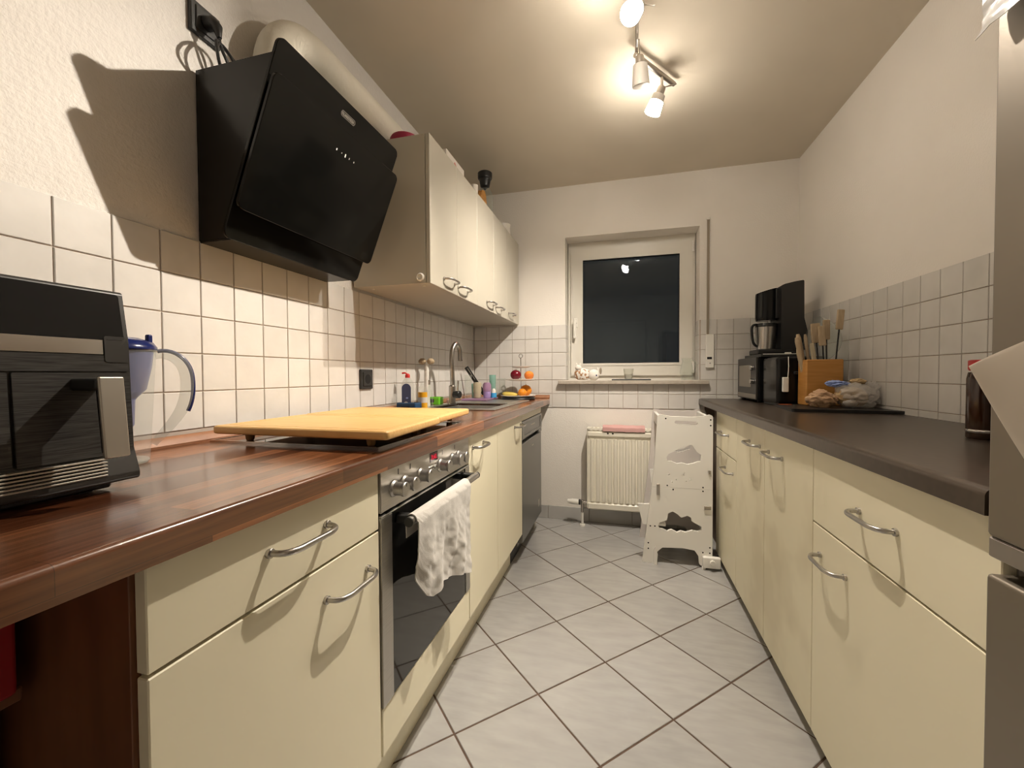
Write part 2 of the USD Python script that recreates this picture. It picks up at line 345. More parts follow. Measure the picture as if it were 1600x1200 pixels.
# --- back wall with the window opening
WX0, WX1, WZ0, WZ1, WD = -.394, .500, 1.022, 2.06, .17   # opening and depth of the reveal
wb = structure('wall_back')
opening = sbox(WX0-.006, WZ0-.03, WX1+.006, WZ1)
wallpoly = sbox(-A-.15, -.1, B+.15, H+.1).difference(opening)
part(wb, 'plaster', prism(wallpoly, D+TT, D+.30, 'xz'), 'plaster')
bedpoly = sbox(-A, ZJ-6*T, B, ZJ-.001).difference(opening)
part(wb, 'grout_bed', prism(bedpoly, D+TT-.003, D+TT+.001, 'xz'), 'wall_grout')
xb = -.4976
for i in range(-7, 16):
    for j in range(6):
        x0, x1 = max(xb+i*T+GAP/2, -A+.001), min(xb+(i+1)*T-GAP/2, B-.001)
        z1, z0 = ZJ-j*T-(GAP/2 if j else 0), ZJ-(j+1)*T+GAP/2
        if j < 4:                                     # beside the window
            if WX0 < (x0+x1)/2 < WX1 and x0 > WX0-.03 and x1 < WX1+.02: continue
            if x0 < WX0 < x1: x1 = WX0
            if x0 < WX1 < x1: x0 = WX1
        if j == 4: z1 = min(z1, ZJ-4*T-GAP/2)
        if x1-x0 < .008: continue
        part(wb, 'tile', tile((x0, D+TT-.001, z0), (1, 0, 0), (0, 0, 1), x1-x0, z1-z0), tile_mat('wall_tile'), smooth=False)
for j in range(4):                                    # tiled flanks of the reveal
    z1, z0 = ZJ-j*T-(GAP/2 if j else 0), ZJ-(j+1)*T+GAP/2
    part(wb, 'tile', tile((WX0-.006, D+.004, z0), (0, 1, 0), (0, 0, 1), WD-.03, z1-z0), tile_mat('wall_tile'), smooth=False)
    part(wb, 'tile', tile((WX1+.006, D+WD-.026, z0), (0, -1, 0), (0, 0, 1), WD-.03, z1-z0), tile_mat('wall_tile'), smooth=False)
# --- wall behind the camera with its door
wf = structure('wall_front')
part(wf, 'plaster', prism(sbox(-A-.15, -.1, B+.15, H+.1).difference(sbox(-.45, -.2, .40, 2.0)), Y0-.15, Y0, 'xz'), 'plaster')
d1 = structure('door_1')
part(d1, 'door_leaf', box(-.44, .39, Y0-.10, Y0-.06, 0, 1.99, .003), 'window_white')
part(d1, 'door_frame', prism(sbox(-.52, 0, .47, 2.07).difference(sbox(-.45, -.1, .40, 2.0)), Y0-.03, Y0+.015, 'xz'), 'window_white')
part(d1, 'door_handle', cat(cyl((.32, Y0-.06, 1.03), (.32, Y0-.01, 1.03), .009), cyl((.325, Y0-.012, 1.03), (.21, Y0-.012, 1.03), .009)), 'steel_handle')
# --- ceiling and floor
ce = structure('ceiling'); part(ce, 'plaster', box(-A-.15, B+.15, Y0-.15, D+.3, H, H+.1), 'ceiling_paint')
fl = structure('floor')
part(fl, 'grout_bed', box(-A-.1, B+.1, Y0-.1, D+.1, -.06, -.0025), 'floor_grout')
FX, FY, FT, FA = -.0591, 1.5572, .3002, .7921
room = sbox(-A+.25, Y0+.4, B-.25, D)
ca, sa = math.cos(FA), math.sin(FA)
def fpt(i, j): return (FX+FT*(i*sa+j*ca), FY+FT*(-i*ca+j*sa))
for i in range(-12, 16):
    for j in range(-14, 14):
        q = Polygon([fpt(i, j), fpt(i+1, j), fpt(i+1, j+1), fpt(i, j+1)]).buffer(-.0029, join_style=2).intersection(room)
        if q.is_empty or q.area < .0005 or q.geom_type != 'Polygon': continue
        inner = q.buffer(-.0015, join_style=2)
        m = prism(q, -.02, -.001, 'xy')
        if not inner.is_empty and inner.geom_type == 'Polygon' and len(inner.exterior.coords) == len(q.exterior.coords):
            a, b = V(q.exterior.coords[:-1]), V(inner.exterior.coords[:-1]); n = len(a)
            k = int(np.argmin(np.linalg.norm(b-a[0], axis=1))); b = np.roll(b, -k, 0)
            if np.linalg.norm(b-a, axis=1).max() < .02:
                if Polygon(a).exterior.is_ccw is False: a, b = a[::-1], b[::-1]
                vs = np.vstack([np.c_[b, np.zeros(n)], np.c_[a, np.full(n, -.0012)], np.c_[a, np.full(n, -.02)]])
                f = [(0, t, t+1) for t in range(1, n-1)]
                for L in (0, n):
                    for t in range(n):
                        w = (t+1) % n; f += [(L+t, L+n+t, L+n+w), (L+t, L+n+w, L+w)]
                m = trimesh.Trimesh(vs, f, process=False)
        part(fl, 'tile', m, tile_mat('floor_tile'), smooth=False)
# --- skirting tiles along the back wall
bb = structure('baseboard_back')
part(bb, 'grout_bed', box(-A, B, D-.004, D+TT, -.01, .094), 'wall_grout')
for k in range(8):
    x0, x1 = max(-.828+k*.2995+.0015, -A), min(-.828+(k+1)*.2995-.0015, B)
    if x1 > x0: part(bb, 'tile', box(x0, x1, D-.009, D, 0, .096, .0015), 'skirting_tile', smooth=False)

# ================================================================ window
wn = structure('window_1')
FYW = D+WD                                             # inner face of the frame
fo, fi = sbox(WX0-.002, WZ0-.004, WX1+.002, WZ1), sbox(WX0+.06, 1.075, WX1-.06, WZ1-.065)
part(wn, 'frame', prism(fo.difference(fi), FYW-.012, FYW+.05, 'xz'), 'window_white')
so, si = sbox(-.374, 1.056, .484, 2.012), sbox(-.291, 1.142, .402, 1.927)
part(wn, 'sash', prism(so.difference(si), FYW-.03, FYW+.03, 'xz'), 'window_white')
part(wn, 'glazing_bead', prism(si.buffer(.012, join_style=2).difference(si.buffer(-.006, join_style=2)), FYW-.034, FYW-.012, 'xz'), 'window_white')
part(wn, 'gasket', prism(si.buffer(-.004, join_style=2).difference(si.buffer(-.009, join_style=2)), FYW-.03, FYW-.008, 'xz'), 'black_matte')
part(wn, 'pane', box(-.295, .406, FYW-.010, FYW-.006, 1.138, 1.931), 'window_pane')
part(wn, 'pane', place(box(-.295, .406, FYW+.012, FYW+.016, 1.138, 1.931), trimesh.transformations.rotation_matrix(math.radians(-.38), [1, .25, .5], (0, FYW+.014, 1.53))), 'window_pane')
h = part(wn, 'window_handle', cat(rbox(-.351, -.325, FYW-.042, FYW-.030, 1.42, 1.49, .005), rbox(-.352, -.330, FYW-.075, FYW-.060, 1.335, 1.475, .006), cyl((-.340, FYW-.04, 1.462), (-.340, FYW-.066, 1.462), .008)), 'white_plastic')
part(h, 'screw', cat(cyl((-.331, FYW-.044, 1.452), (-.331, FYW-.041, 1.452), .003), cyl((-.336, FYW-.044, 1.428), (-.336, FYW-.041, 1.428), .003)), 'steel_handle')
part(wn, 'hinge', cyl((.487, FYW-.032, 1.93), (.487, FYW-.032, 2.0), .007), 'white_plastic')
part(wn, 'hinge', rbox(.478, .496, FYW-.045, FYW-.028, 1.07, 1.15, .005), 'white_plastic')
part(wn, 'sill', cat(box(-.447, .562, D-.042, D+.01, .995, 1.022, .004), box(WX0-.004, WX1+.004, D+.0, FYW+.02, .997, 1.0215)), 'sill_stone')
# night outside: the shutter box edge is dark, nothing to see
bs = thing('blind_strap', 'grey-brown roller blind strap running down the wall beside the window', 'strap', (.556, D, 1.10))
part(bs, 'strap', box(.548, .563, D-.010, D-.008, 1.28, 2.095), 'strap_grey')
part(bs, 'strap_guide', rbox(.544, .567, D-.016, D+.006, 2.09, 2.105, .004), 'white_plastic')
part(bs, 'winder_box', rbox(.543, .595, D-.018, D+.004, 1.104, 1.33, .006), 'white_plastic')
part(bs, 'strap_slot', box(.551, .580, D-.020, D-.0175, 1.162, 1.178, .001), 'black_plastic')
part(bs, 'screw', cyl((.569, D-.0185, 1.136), (.569, D-.0172, 1.136), .004), 'steel_handle')

# ================================================================ left run: cabinets, oven, dishwasher, worktop
XF, ZF0, ZF1, ZC = -.535, .178, .846, .890           # front plane, fronts from to, worktop top
def bar_handle(t, y0, y1, z, x, s, r=.0052, out=.036):
    """U-shaped bar handle with feet at y0 and y1 on the front plane x; s the direction into the room."""
    path = smooth_path([(x, y0, z), (x+s*out*.72, y0+.004, z), (x+s*out, y0+.026, z), (x+s*out, y1-.026, z), (x+s*out*.72, y1-.004, z), (x, y1, z)], 5, .45)
    h = part(t, 'handle', tube(path, r, 12), 'steel_handle')
    for y in (y0, y1): part(h, 'foot', cyl((x-.001*s, y, z), (x+s*.006, y, z), r*1.5, 14), 'steel_handle')
    return h
def front(t, name, y0, y1, z0, z1, x=XF, s=1, m='cream_front', th=.018):
    return part(t, name, box(x-s*th, x, y0+.0015, y1-.0015, z0, z1, .0015), m)
# first base unit, with the dark wooden end panel
u = thing('base_cabinet', 'cream base unit with drawer over door, dark wooden end panel, nearest on the left', 'cabinet', (-.82, .6, 0))
part(u, 'body', box(-1.09, XF-.02, .362, .832, ZF0, .849), 'carcass_white')
part(u, 'end_panel', box(-1.10, XF-.0195, .349, .361, 0, .8485, .001), 'dark_panel', label='dark wooden end panel')
f1 = front(u, 'drawer', .3525, .8335, .716, ZF1); bar_handle(f1, .528, .659, .788, XF, 1)
f1 = front(u, 'door', .3525, .8335, ZF0, .711); bar_handle(f1, .655, .786, .647, XF, 1)
# oven
ov = thing('oven', 'built-in steel oven with black glass door under the hob', 'oven', (-.82, 1.12, .29))
part(ov, 'body', box(-1.08, XF-.022, .842, 1.404, .296, .843), 'black_matte')
part(ov, 'control_panel', box(XF-.02, XF+.002, .838, 1.4045, .748, .8455, .002), 'brushed_steel')
for y in (.884, .935, 1.020, 1.149, 1.241, 1.292):
    kn = part(ov, 'knob', lathe([(0, 0), (.0205, 0), (.0205, .004), (.0185, .006), (.0165, .008), (.0155, .026), (.0175, .028), (.0175, .034), (.016, .036), (0, .036)], (XF+.001, y+.01, .793), (1, 0, 0), 28), 'brushed_steel')
    part(kn, 'knob_marker', box(XF+.0365, XF+.0375, y+.0092, y+.0108, .800, .809), 'black_plastic')
for y in (.915, .975, 1.175, 1.272):
    part(ov, 'panel_mark', box(XF+.002, XF+.0024, y, y+.004, .822, .836), 'black_plastic')
ds = part(ov, 'display', box(XF+.001, XF+.0032, 1.091, 1.142, .814, .841, .001), 'display_dark', label='dark red display window with lit digits')
tx = meshkit.text_mesh('3:41', .0125, .0006, True); tx.apply_translation([-tx.bounds.mean(0)[0], -tx.bounds.mean(0)[1], 0])
part(ds, 'digits', lay(tx, (XF+.0033, 1.1165, .8275), (0, 1, 0), (0, 0, 1)), 'led_red', smooth=False, label='glowing red clock digits')
for y in (1.088, 1.106, 1.124):
    part(ov, 'button', cyl((XF+.001, y, .797), (XF+.010, y, .797), .005, 14), 'chrome')
dr = part(ov, 'door', box(XF-.018, XF+.001, .884, 1.366, .2945, .738), 'black_glass', label='black glass door pane')
for y0, y1 in ((.838, .8835), (1.3665, 1.4045)): part(dr, 'door_stile', box(XF-.02, XF+.004, y0, y1, .2945, .738, .001), 'brushed_steel', label='steel strip at the side of the door')
part(dr, 'door_edge', box(XF-.018, XF+.0045, .838, 1.4045, .7385, .7425, .001), 'brushed_steel')
hd = part(dr, 'door_handle', cyl((-.492, .893, .715), (-.492, 1.372, .715), .0115, 22), 'steel_light')
for y in (.915, 1.350): part(hd, 'handle_mount', rbox(XF, -.488, y-.014, y+.014, .704, .727, .007), 'black_plastic')
for y in (.8915, 1.3735): part(hd, 'end_cap', cyl((-.492, y-.002, .715), (-.492, y+.002, .715), .0118, 22), 'black_plastic')
oc = thing('oven_housing', 'cream panel below the oven door, front of the oven housing', 'cabinet', (-.82, 1.12, .178))
part(oc, 'body', box(-1.09, XF-.02, .838, 1.404, .178, .292), 'carcass_white'); front(oc, 'panel', .8375, 1.4055, ZF0, .2905)
# two narrow units
u = thing('base_cabinet', 'narrow cream base unit right beside the oven, with the bar handle low under the worktop', 'cabinet', (-.82, 1.59, 0))
part(u, 'body', box(-1.09, XF-.02, 1.410, 1.766, ZF0, .849), 'carcass_white'); f1 = front(u, 'door', 1.409, 1.7675, ZF0, ZF1); bar_handle(f1, 1.448, 1.569, .797, XF, 1)
u = thing('base_cabinet', 'cream base unit under the sink, between the narrow unit and the dishwasher', 'cabinet', (-.82, 2.0, 0))
sinkhole = box(-1.01, -.62, 1.96, 2.44, .60, .95)
part(u, 'body', tm(man(box(-1.09, XF-.02, 1.7695, 2.236, ZF0, .849))-man(box(-1.02, -.60, 1.95, 2.3, .62, .95))), 'carcass_white'); f1 = front(u, 'door', 1.7685, 2.2375, ZF0, ZF1); bar_handle(f1, 2.069, 2.195, .795, XF, 1)
# dishwasher with the filler strip above
dw = thing('dishwasher', 'grey dishwasher at the far end of the left run', 'dishwasher', (-.82, 2.52, .0))
part(dw, 'body', tm(man(box(-1.08, XF-.03, 2.243, 2.802, .10, .805))-man(box(-1.02, -.60, 2.1, 2.46, .62, .95))), 'dishwasher_grey')
part(dw, 'control_panel', tm(man(box(XF-.03, XF+.004, 2.2425, 2.8025, .702, .803, .004))-man(box(XF-.001, XF+.02, 2.275, 2.77, .720, .792))), 'dishwasher_panel')
part(dw, 'panel_inset', box(XF-.02, XF-.0008, 2.27, 2.775, .715, .797), 'dishwasher_grey')
part(dw, 'badge', box(XF-.001, XF+.0005, 2.47, 2.59, .757, .765, .0003), 'silver_satin')
part(dw, 'door', box(XF-.03, XF, 2.2425, 2.8025, .122, .678, .004), 'dishwasher_grey')
part(dw, 'handle_recess', box(XF-.055, XF-.02, 2.25, 2.795, .676, .704), 'black_matte', label='black grip recess under the control panel')
part(dw, 'grip', rbox(XF-.012, XF+.006, 2.70, 2.79, .682, .703, .004), 'dishwasher_panel')
part(dw, 'door_mark', box(XF, XF+.0006, 2.50, 2.55, .627, .634), 'silver_satin')
part(dw, 'energy_sticker', box(XF, XF+.0006, 2.695, 2.735, .19, .235), 'silver_satin')
part(dw, 'kick_plate', box(-.62, -.605, 2.245, 2.80, 0, .118, .002), 'black_plastic')
tag(stage.GetPrimAtPath(obj('filler_strip', 'cream filler strip between worktop and dishwasher', 'panel', box(XF-.02, XF-.001, 2.2425, 2.8025, .808, .8485, .001), 'cream_front').path))
obj('end_support', 'grey side panel at the far end of the left run, against the tiled wall', 'panel', box(-1.09, XF-.05, 2.808, 2.85, 0, .8485, .002), 'carcass_white')
obj('plinth', 'dull cream plinth under the fronts of the left run', 'plinth', box(-.625, -.607, .358, 2.242, 0, ZF0-.004, .001), 'cream_front')
# worktop with cut-outs for the sink
XE = -.515
prof = unary_union([sbox(-1.098, .8505, XE-.008, ZC), sbox(-1.09, .8505, XE, ZC-.008), Point(XE-.008, ZC-.008).buffer(.008, 8)])
slab = tm(man(prism(prof, -.9, D-.004, 'xz'))-man(box(-1.0, -.635, 1.985, 2.42, .7, 1.0)))
obj('worktop', 'reddish-brown butcher-block worktop of the left run', 'worktop', slab, 'butcher_block', smooth=30)
tp = Polygon([(-1.1045, ZC), (-1.085, ZC), (-1.083, ZC+.006), (-1.090, ZC+.018), (-1.098, ZC+.024), (-1.1045, ZC+.025)])
t1 = structure('trim_1'); part(t1, 'upstand', prism(tp, -.9, D-.004, 'xz'), 'upstand_wood')
t2 = structure('trim_2'); part(t2, 'upstand', prism(Polygon([(D-.0005, ZC), (D-.020, ZC), (D-.022, ZC+.006), (D-.015, ZC+.018), (D-.007, ZC+.024), (D-.0005, ZC+.025)]), -1.083, XE, 'yz'), 'upstand_wood')
# ---- hob and its cover boards
hb = thing('hob', 'black glass hob with a bright steel rim set into the worktop', 'hob', (-.81, 1.13, ZC))
ho, hi = sbox(-1.066, .868, -.556, 1.395), sbox(-1.060, .874, -.562, 1.389)
part(hb, 'rim', prism(ho.difference(hi), ZC+.0002, ZC+.006, 'xy'), 'chrome', label='bright steel rim')
part(hb, 'glass', prism(hi, ZC+.0002, ZC+.005, 'xy'), 'black_glass')
def board(y0, y1, xo, label):
    zb0, zb1 = .918, .939
    t = thing('hob_cover_board', label, 'board', (-.78, (y0+y1)/2, ZC+.005))
    tilt = -.09
    pl = Polygon([(-1.02+xo*.3, y0), (-.512+xo, y0), (-.512+xo+tilt*(y1-y0)*.6, y1), (-1.02+xo*.3, y1)]).buffer(-.012).buffer(.012, 5)
    layers = [pl.buffer(d, join_style=1).simplify(.0005) for d in (-.008, -.003, 0, -.003, -.008)]
    m = m3.Manifold.batch_hull([man(prism(pl.buffer(-.006), zb0, zb1, 'xy')), man(prism(pl, zb0+.005, zb1-.005, 'xy')), man(prism(pl.buffer(-.002), zb0+.002, zb1-.002, 'xy'))])
    part(t, 'panel', tm(m), 'bamboo', smooth=50)
    gl = pl.buffer(-.028); part(t, 'juice_groove', prism(gl.difference(gl.buffer(-.006)), zb1-.0002, zb1+.0004, 'xy'), 'bamboo')
    for fx in (-.955, -.590+xo):
        for fy in (y0+.055, y1-.05):
            part(t, 'foot', lathe([(0, 0), (.008, 0), (.010, .004), (.013, .026), (0, .026)], (fx, fy, ZC+.0055), (0, 0, 1), 16), 'bamboo_dark')
board(.835, 1.160, 0, 'nearer of the two bamboo boards standing on feet over the hob')
board(1.169, 1.480, -.028, 'farther of the two bamboo boards standing on feet over the hob')
# ---- sink and tap
sk = thing('sink', 'stainless steel sink with drainer set into the worktop', 'sink', (-.82, 2.4, .75))
plate = man(rbox(-1.04, -.600, 1.94, 2.735, ZC+.0002, ZC+.006, .0027))-man(rbox(-.985, -.65, 2.0, 2.405, .70, 1.0, .03))
for k in range(6): plate = plate-man(rbox(-.97, -.66, 2.475+k*.04, 2.49+k*.04, ZC+.003, ZC+.03, .006))
part(sk, 'drainer', tm(plate), 'sink_steel')
part(sk, 'basin', tm(man(rbox(-.992, -.643, 1.993, 2.412, .73, ZC+.003, .032))-man(rbox(-.985, -.65, 2.0, 2.405, .737, 1.0, .03))), 'sink_steel')
part(sk, 'drain', cyl((-.82, 2.2, .738), (-.82, 2.2, .743), .035), 'chrome')
tpx, tpy = -.940, 2.220
tap = thing('tap', 'tall chrome gooseneck tap on the sink', 'tap', (tpx, tpy, ZC+.006))
part(tap, 'body', lathe([(0, 0), (.026, 0), (.026, .006), (.019, .010), (.019, .105), (.014, .112), (0, .112)], (tpx, tpy, ZC+.0061), (0, 0, 1), 24), 'tap_steel')
part(tap, 'spout', tube(spline([(tpx, tpy, .99), (tpx, tpy, 1.10), (tpx, tpy, 1.185), (tpx+.003, tpy+.016, 1.228), (tpx+.011, tpy+.038, 1.246), (tpx+.019, tpy+.060, 1.228), (tpx+.022, tpy+.070, 1.190), (tpx+.0225, tpy+.072, 1.148)], 30), .0135, 16), 'tap_steel')
lv = part(tap, 'lever', cat(cyl((tpx+.01, tpy, .955), (tpx+.052, tpy-.01, .955), .021), ), 'black_plastic', label='round black lever knob')
part(lv, 'lever_pin', cyl((tpx+.035, tpy-.006, .972), (tpx+.038, tpy-.006, 1.035), .0055, 12), 'chrome')

# ================================================================ right run
RXF, ZR = .522, .900
def unit_right(label, y0, y1):
    t = thing('base_cabinet', label, 'cabinet', (.8, (y0+y1)/2, 0))
    part(t, 'body', box(RXF+.02, 1.07, y0+.001, y1-.001, .05, .858), 'carcass_white'); return t
def frontr(t, name, y0, y1, z0, z1): return front(t, name, y0, y1, z0, z1, RXF, -1)
u = unit_right('cream base unit beside the fridge with a wide drawer over a door', .742, 1.346)
f1 = frontr(u, 'drawer', .742, 1.346, .652, .855); bar_handle(f1, .977, 1.110, .752, RXF, -1)
f1 = frontr(u, 'door', .742, 1.346, .050, .6475); bar_handle(f1, 1.165, 1.296, .573, RXF, -1)
u = unit_right('cream double-door base unit in the middle of the right run', 1.346, 2.160)
f1 = front(u, 'door', 1.346, 1.760, .050, .855, RXF, -1, 'cream_worn'); bar_handle(f1, 1.577, 1.710, .778, RXF, -1)
f1 = front(u, 'door', 1.760, 2.160, .050, .855, RXF, -1, 'cream_worn'); bar_handle(f1, 1.812, 1.947, .781, RXF, -1)
u = unit_right('cream base unit with small drawer over a door, behind the white tower', 2.160, 2.590)
f1 = frontr(u, 'drawer', 2.160, 2.590, .652, .855); bar_handle(f1, 2.307, 2.455, .752, RXF, -1)
f1 = frontr(u, 'door', 2.160, 2.590, .050, .6475); bar_handle(f1, 2.215, 2.370, .578, RXF, -1)
obj('plinth', 'low dark plinth under the fronts of the right run', 'plinth', box(.575, .59, .745, 2.59, 0, .0485, .001), 'cream_front')
RXE = .502
prof = unary_union([sbox(RXE+.012, .8605, 1.080, ZR), sbox(RXE, .8605, 1.07, ZR-.012), Point(RXE+.012, ZR-.012).buffer(.012, 8)])
obj('worktop', 'dark brown worktop of the right run', 'worktop', prism(prof, .745, D-.004, 'xz'), 'dark_worktop', smooth=30)
sp = thing('support_and_shade_panel', 'curved brown bracket and an added dark panel for the shade under the far end of the right worktop', 'panel', (.56, 2.83, 0))
part(sp, 'panel', box(.572, .592, 2.60, 3.03, 0, .8595, .002), 'support_shade_brown')  # added dark sheet standing in for the shaded open space under the worktop
part(sp, 'bracket', prism(Polygon([(.512, .8595), (.571, .8595), (.571, .790), (.552, .775), (.53, .80), (.514, .835)]), 2.90, 2.93, 'xz'), 'support_shade_brown')

# ================================================================ upper cabinets
UXF, UZ0, UZ1 = -.745, 1.437, 2.036
def upper(label, ys, feet):
    t = thing('wall_cabinet', label, 'cabinet', (-.92, (ys[0]+ys[-1])/2, UZ0))
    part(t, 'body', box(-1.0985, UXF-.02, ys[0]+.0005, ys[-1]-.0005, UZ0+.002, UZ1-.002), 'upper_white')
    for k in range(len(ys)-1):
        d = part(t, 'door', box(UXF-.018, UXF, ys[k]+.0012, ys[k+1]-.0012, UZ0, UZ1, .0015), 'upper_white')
        a, b, z = feet[k]; bar_handle(d, a, b, z, UXF, 1, .0048, .034)
    return t
uc = upper('white double wall cabinet nearest the cooker hood', (1.546, 1.829, 2.113), ((1.677, 1.797, 1.484), (1.843, 1.962, 1.480)))
part(uc, 'cover_cap', lathe([(0, 0), (.017, 0), (.017, .003), (.012, .007), (.010, .004), (0, .003)], (-.789, 1.5465, 1.463), (0, -1, 0), 24), 'white_plastic', label='round white cap on the side panel')
for y, x in ((1.60, -.80), (2.06, -.80), (1.60, -1.04)): part(uc, 'cam_cover', cyl((x, y, UZ0+.0005), (x, y, UZ0+.0025), .006, 14), 'carcass_white')
upper('white double wall cabinet in the middle of the row', (2.113, 2.408, 2.703), ((2.268, 2.388, 1.482), (2.440, 2.560, 1.477)))
upper('narrow white single-door wall cabinet at the window end of the row', (2.703, 3.036), ((2.735, 2.855, 1.482),))

# ================================================================ cooker hood
hd = thing('cooker_hood', 'slanted black glass cooker hood on the left wall', 'cooker hood', (-1.0, 1.15, 1.43))
body = Polygon([(-1.1045, 1.885), (-.813, 1.885), (-.992, 1.440), (-1.000, 1.432), (-1.1045, 1.432)])
part(hd, 'body', prism(body, .882, 1.385, 'xz'), 'hood_body')
P0, P1 = V([-.8005, 0, 1.894]), V([-.987, 0, 1.423]); ez = (P0-P1)/np.linalg.norm(P0-P1); nrm = V([ez[2], 0, -ez[0]])   # slope up, outward normal
def slope_plate(y0, y1, s0, s1, o0, o1, r, n=6):
    """Rounded glass plate on the slope: s along the slope from P1, o its distance out from the base plane."""
    pl = sbox(y0+r, s0+r, y1-r, s1-r).buffer(r, n)
    inner = pl.buffer(-.0015); m = m3.Manifold.batch_hull([man(trimesh.creation.extrude_polygon(pl, o1-o0-.0015, engine='earcut')), man(trimesh.creation.extrude_polygon(inner, o1-o0, engine='earcut'))])
    return lay(tm(m), P1+nrm*o0, (0, 1, 0), ez)
SL = np.linalg.norm(P0-P1)
part(hd, 'back_glass', slope_plate(.850, 1.406, 0, SL, -.008, 0, .022), 'hood_glass')
part(hd, 'spacer', lay(box(.885, 1.37, .09, .40, -.001, .022), P1, (0, 1, 0), ez), 'black_matte')
fg = part(hd, 'front_glass', slope_plate(.840, 1.408, .081, .421, .0215, .030, .020), 'hood_glass')
tx = meshkit.text_mesh('KLARSTEIN', .0080, .0005, True); tx.apply_scale([0.054/(tx.bounds[1, 0]-tx.bounds[0, 0]), 1, 1]); tx.apply_translation([-tx.bounds[0, 0], -tx.bounds.mean(0)[1], 0])
s_at = lambda z: (z-P1[2])/ez[2]
part(hd, 'logo_lettering', lay(tx, P1+V([0, 1.102, 0])+ez*s_at(1.858)+nrm*.0002, (0, 1, 0), ez), 'silver_satin', smooth=False, label='small silver maker lettering')
rim = Polygon([(-.031, 0), (-.028, .0058), (.028, .0058), (.031, 0), (.028, -.0058), (-.028, -.0058)]).buffer(.002)
part(hd, 'logo_outline', lay(trimesh.creation.extrude_polygon(rim.difference(rim.buffer(-.0008)), .0005, engine='earcut'), P1+V([0, 1.130, 0])+ez*s_at(1.858)+nrm*.0002, (0, 1, 0), ez), 'silver_satin', smooth=False)
sc = s_at(1.745)+.012
for k, (y, w, hgt) in enumerate(((1.090, .0035, .006), (1.113, .002, .003), (1.130, .0045, .010), (1.149, .002, .006), (1.172, .003, .005))):
    part(hd, 'touch_icon', lay(box(y-w/2, y+w/2, -hgt/2, hgt/2, 0, .0005), P1+ez*sc+nrm*.0301, (0, 1, 0), ez), 'white_plastic', smooth=False)
for y in (.975, 1.28): part(hd, 'hood_light', rbox(-1.050, -1.028, y-.035, y+.035, 1.430, 1.436, .0025), 'silver_satin', label='recessed pale lamp glass in the underside')
part(hd, 'grease_ledge', box(-1.1045, -1.00, .884, 1.383, 1.427, 1.432, .001), 'hood_body')
dct = thing('exhaust_duct', 'pale fabric-covered exhaust duct bending from the hood along the wall', 'duct', (-1.03, 1.2, 1.885))
part(dct, 'pipe', tube(list(spline([(-1.035, 1.085, 1.886), (-1.035, 1.085, 1.99), (-1.035, 1.10, 2.07), (-1.035, 1.145, 2.13), (-1.035, 1.22, 2.155), (-1.035, 1.32, 2.160), (-1.035, 1.45, 2.162)], 26))+[V([-1.035, 2.0, 2.165]), V([-1.035, 2.6, 2.165])], .066, 26), 'duct_foil', smooth=50)
# socket, plug and cable above the hood
so_ = thing('wall_socket', 'black wall socket high above the cooker hood', 'socket', (-A, .911, 2.02))
part(so_, 'frame_plate', rbox(-A-.007, -A+.006, .868, .953, 1.985, 2.07, .004), 'socket_black')
part(so_, 'insert', rbox(-A, -A+.010, .880, .941, 1.997, 2.058, .003), 'socket_black')
part(so_, 'recess', cyl((-A+.009, .911, 2.027), (-A+.0105, .911, 2.027), .020), 'outlet_hole')
pg = thing('power_plug', 'black plug with coiled cable in the socket above the hood', 'plug', (-A+.01, .911, 1.99))
part(pg, 'plug_body', tube([(-A+.0108, .911, 2.027), (-A+.030, .911, 2.025), (-A+.042, .912, 2.012), (-A+.046, .914, 1.985)], [.018, .017, .013, .006], 14), 'black_plastic')
part(pg, 'cable', tube(spline([(-A+.046, .914, 1.985), (-A+.046, .918, 1.965), (-A+.050, .935, 1.93), (-A+.05, .965, 1.897), (-A+.06, .985, 1.892), (-A+.05, .998, 1.897), (-A+.06, 1.008, 1.892)], 30), .0042, 8), 'black_plastic')
for k in range(2):
    part(pg, 'cable_loop', tube(spline([(-A+.046, .916, 1.975), (-A+.055+.01*k, .90-.012*k, 1.95), (-A+.06+.012*k, .897-.012*k, 1.925), (-A+.06, .915, 1.892), (-A+.065+.01*k, .945, 1.893), (-A+.058, .95+.015*k, 1.935), (-A+.046, .918, 1.972)], 28), .004, 8), 'black_plastic')
s2 = thing('wall_socket', 'black wall socket on the tiles beside the bamboo boards', 'socket', (-A, 1.628, 1.01))
part(s2, 'frame_plate', rbox(-A-.002, -A+.010, 1.583, 1.673, 1.006, 1.093, .004), 'socket_black')
part(s2, 'insert', rbox(-A, -A+.014, 1.597, 1.659, 1.018, 1.081, .003), 'socket_black')
part(s2, 'recess', cyl((-A+.0132, 1.628, 1.05), (-A+.0145, 1.628, 1.05), .021), 'outlet_hole')

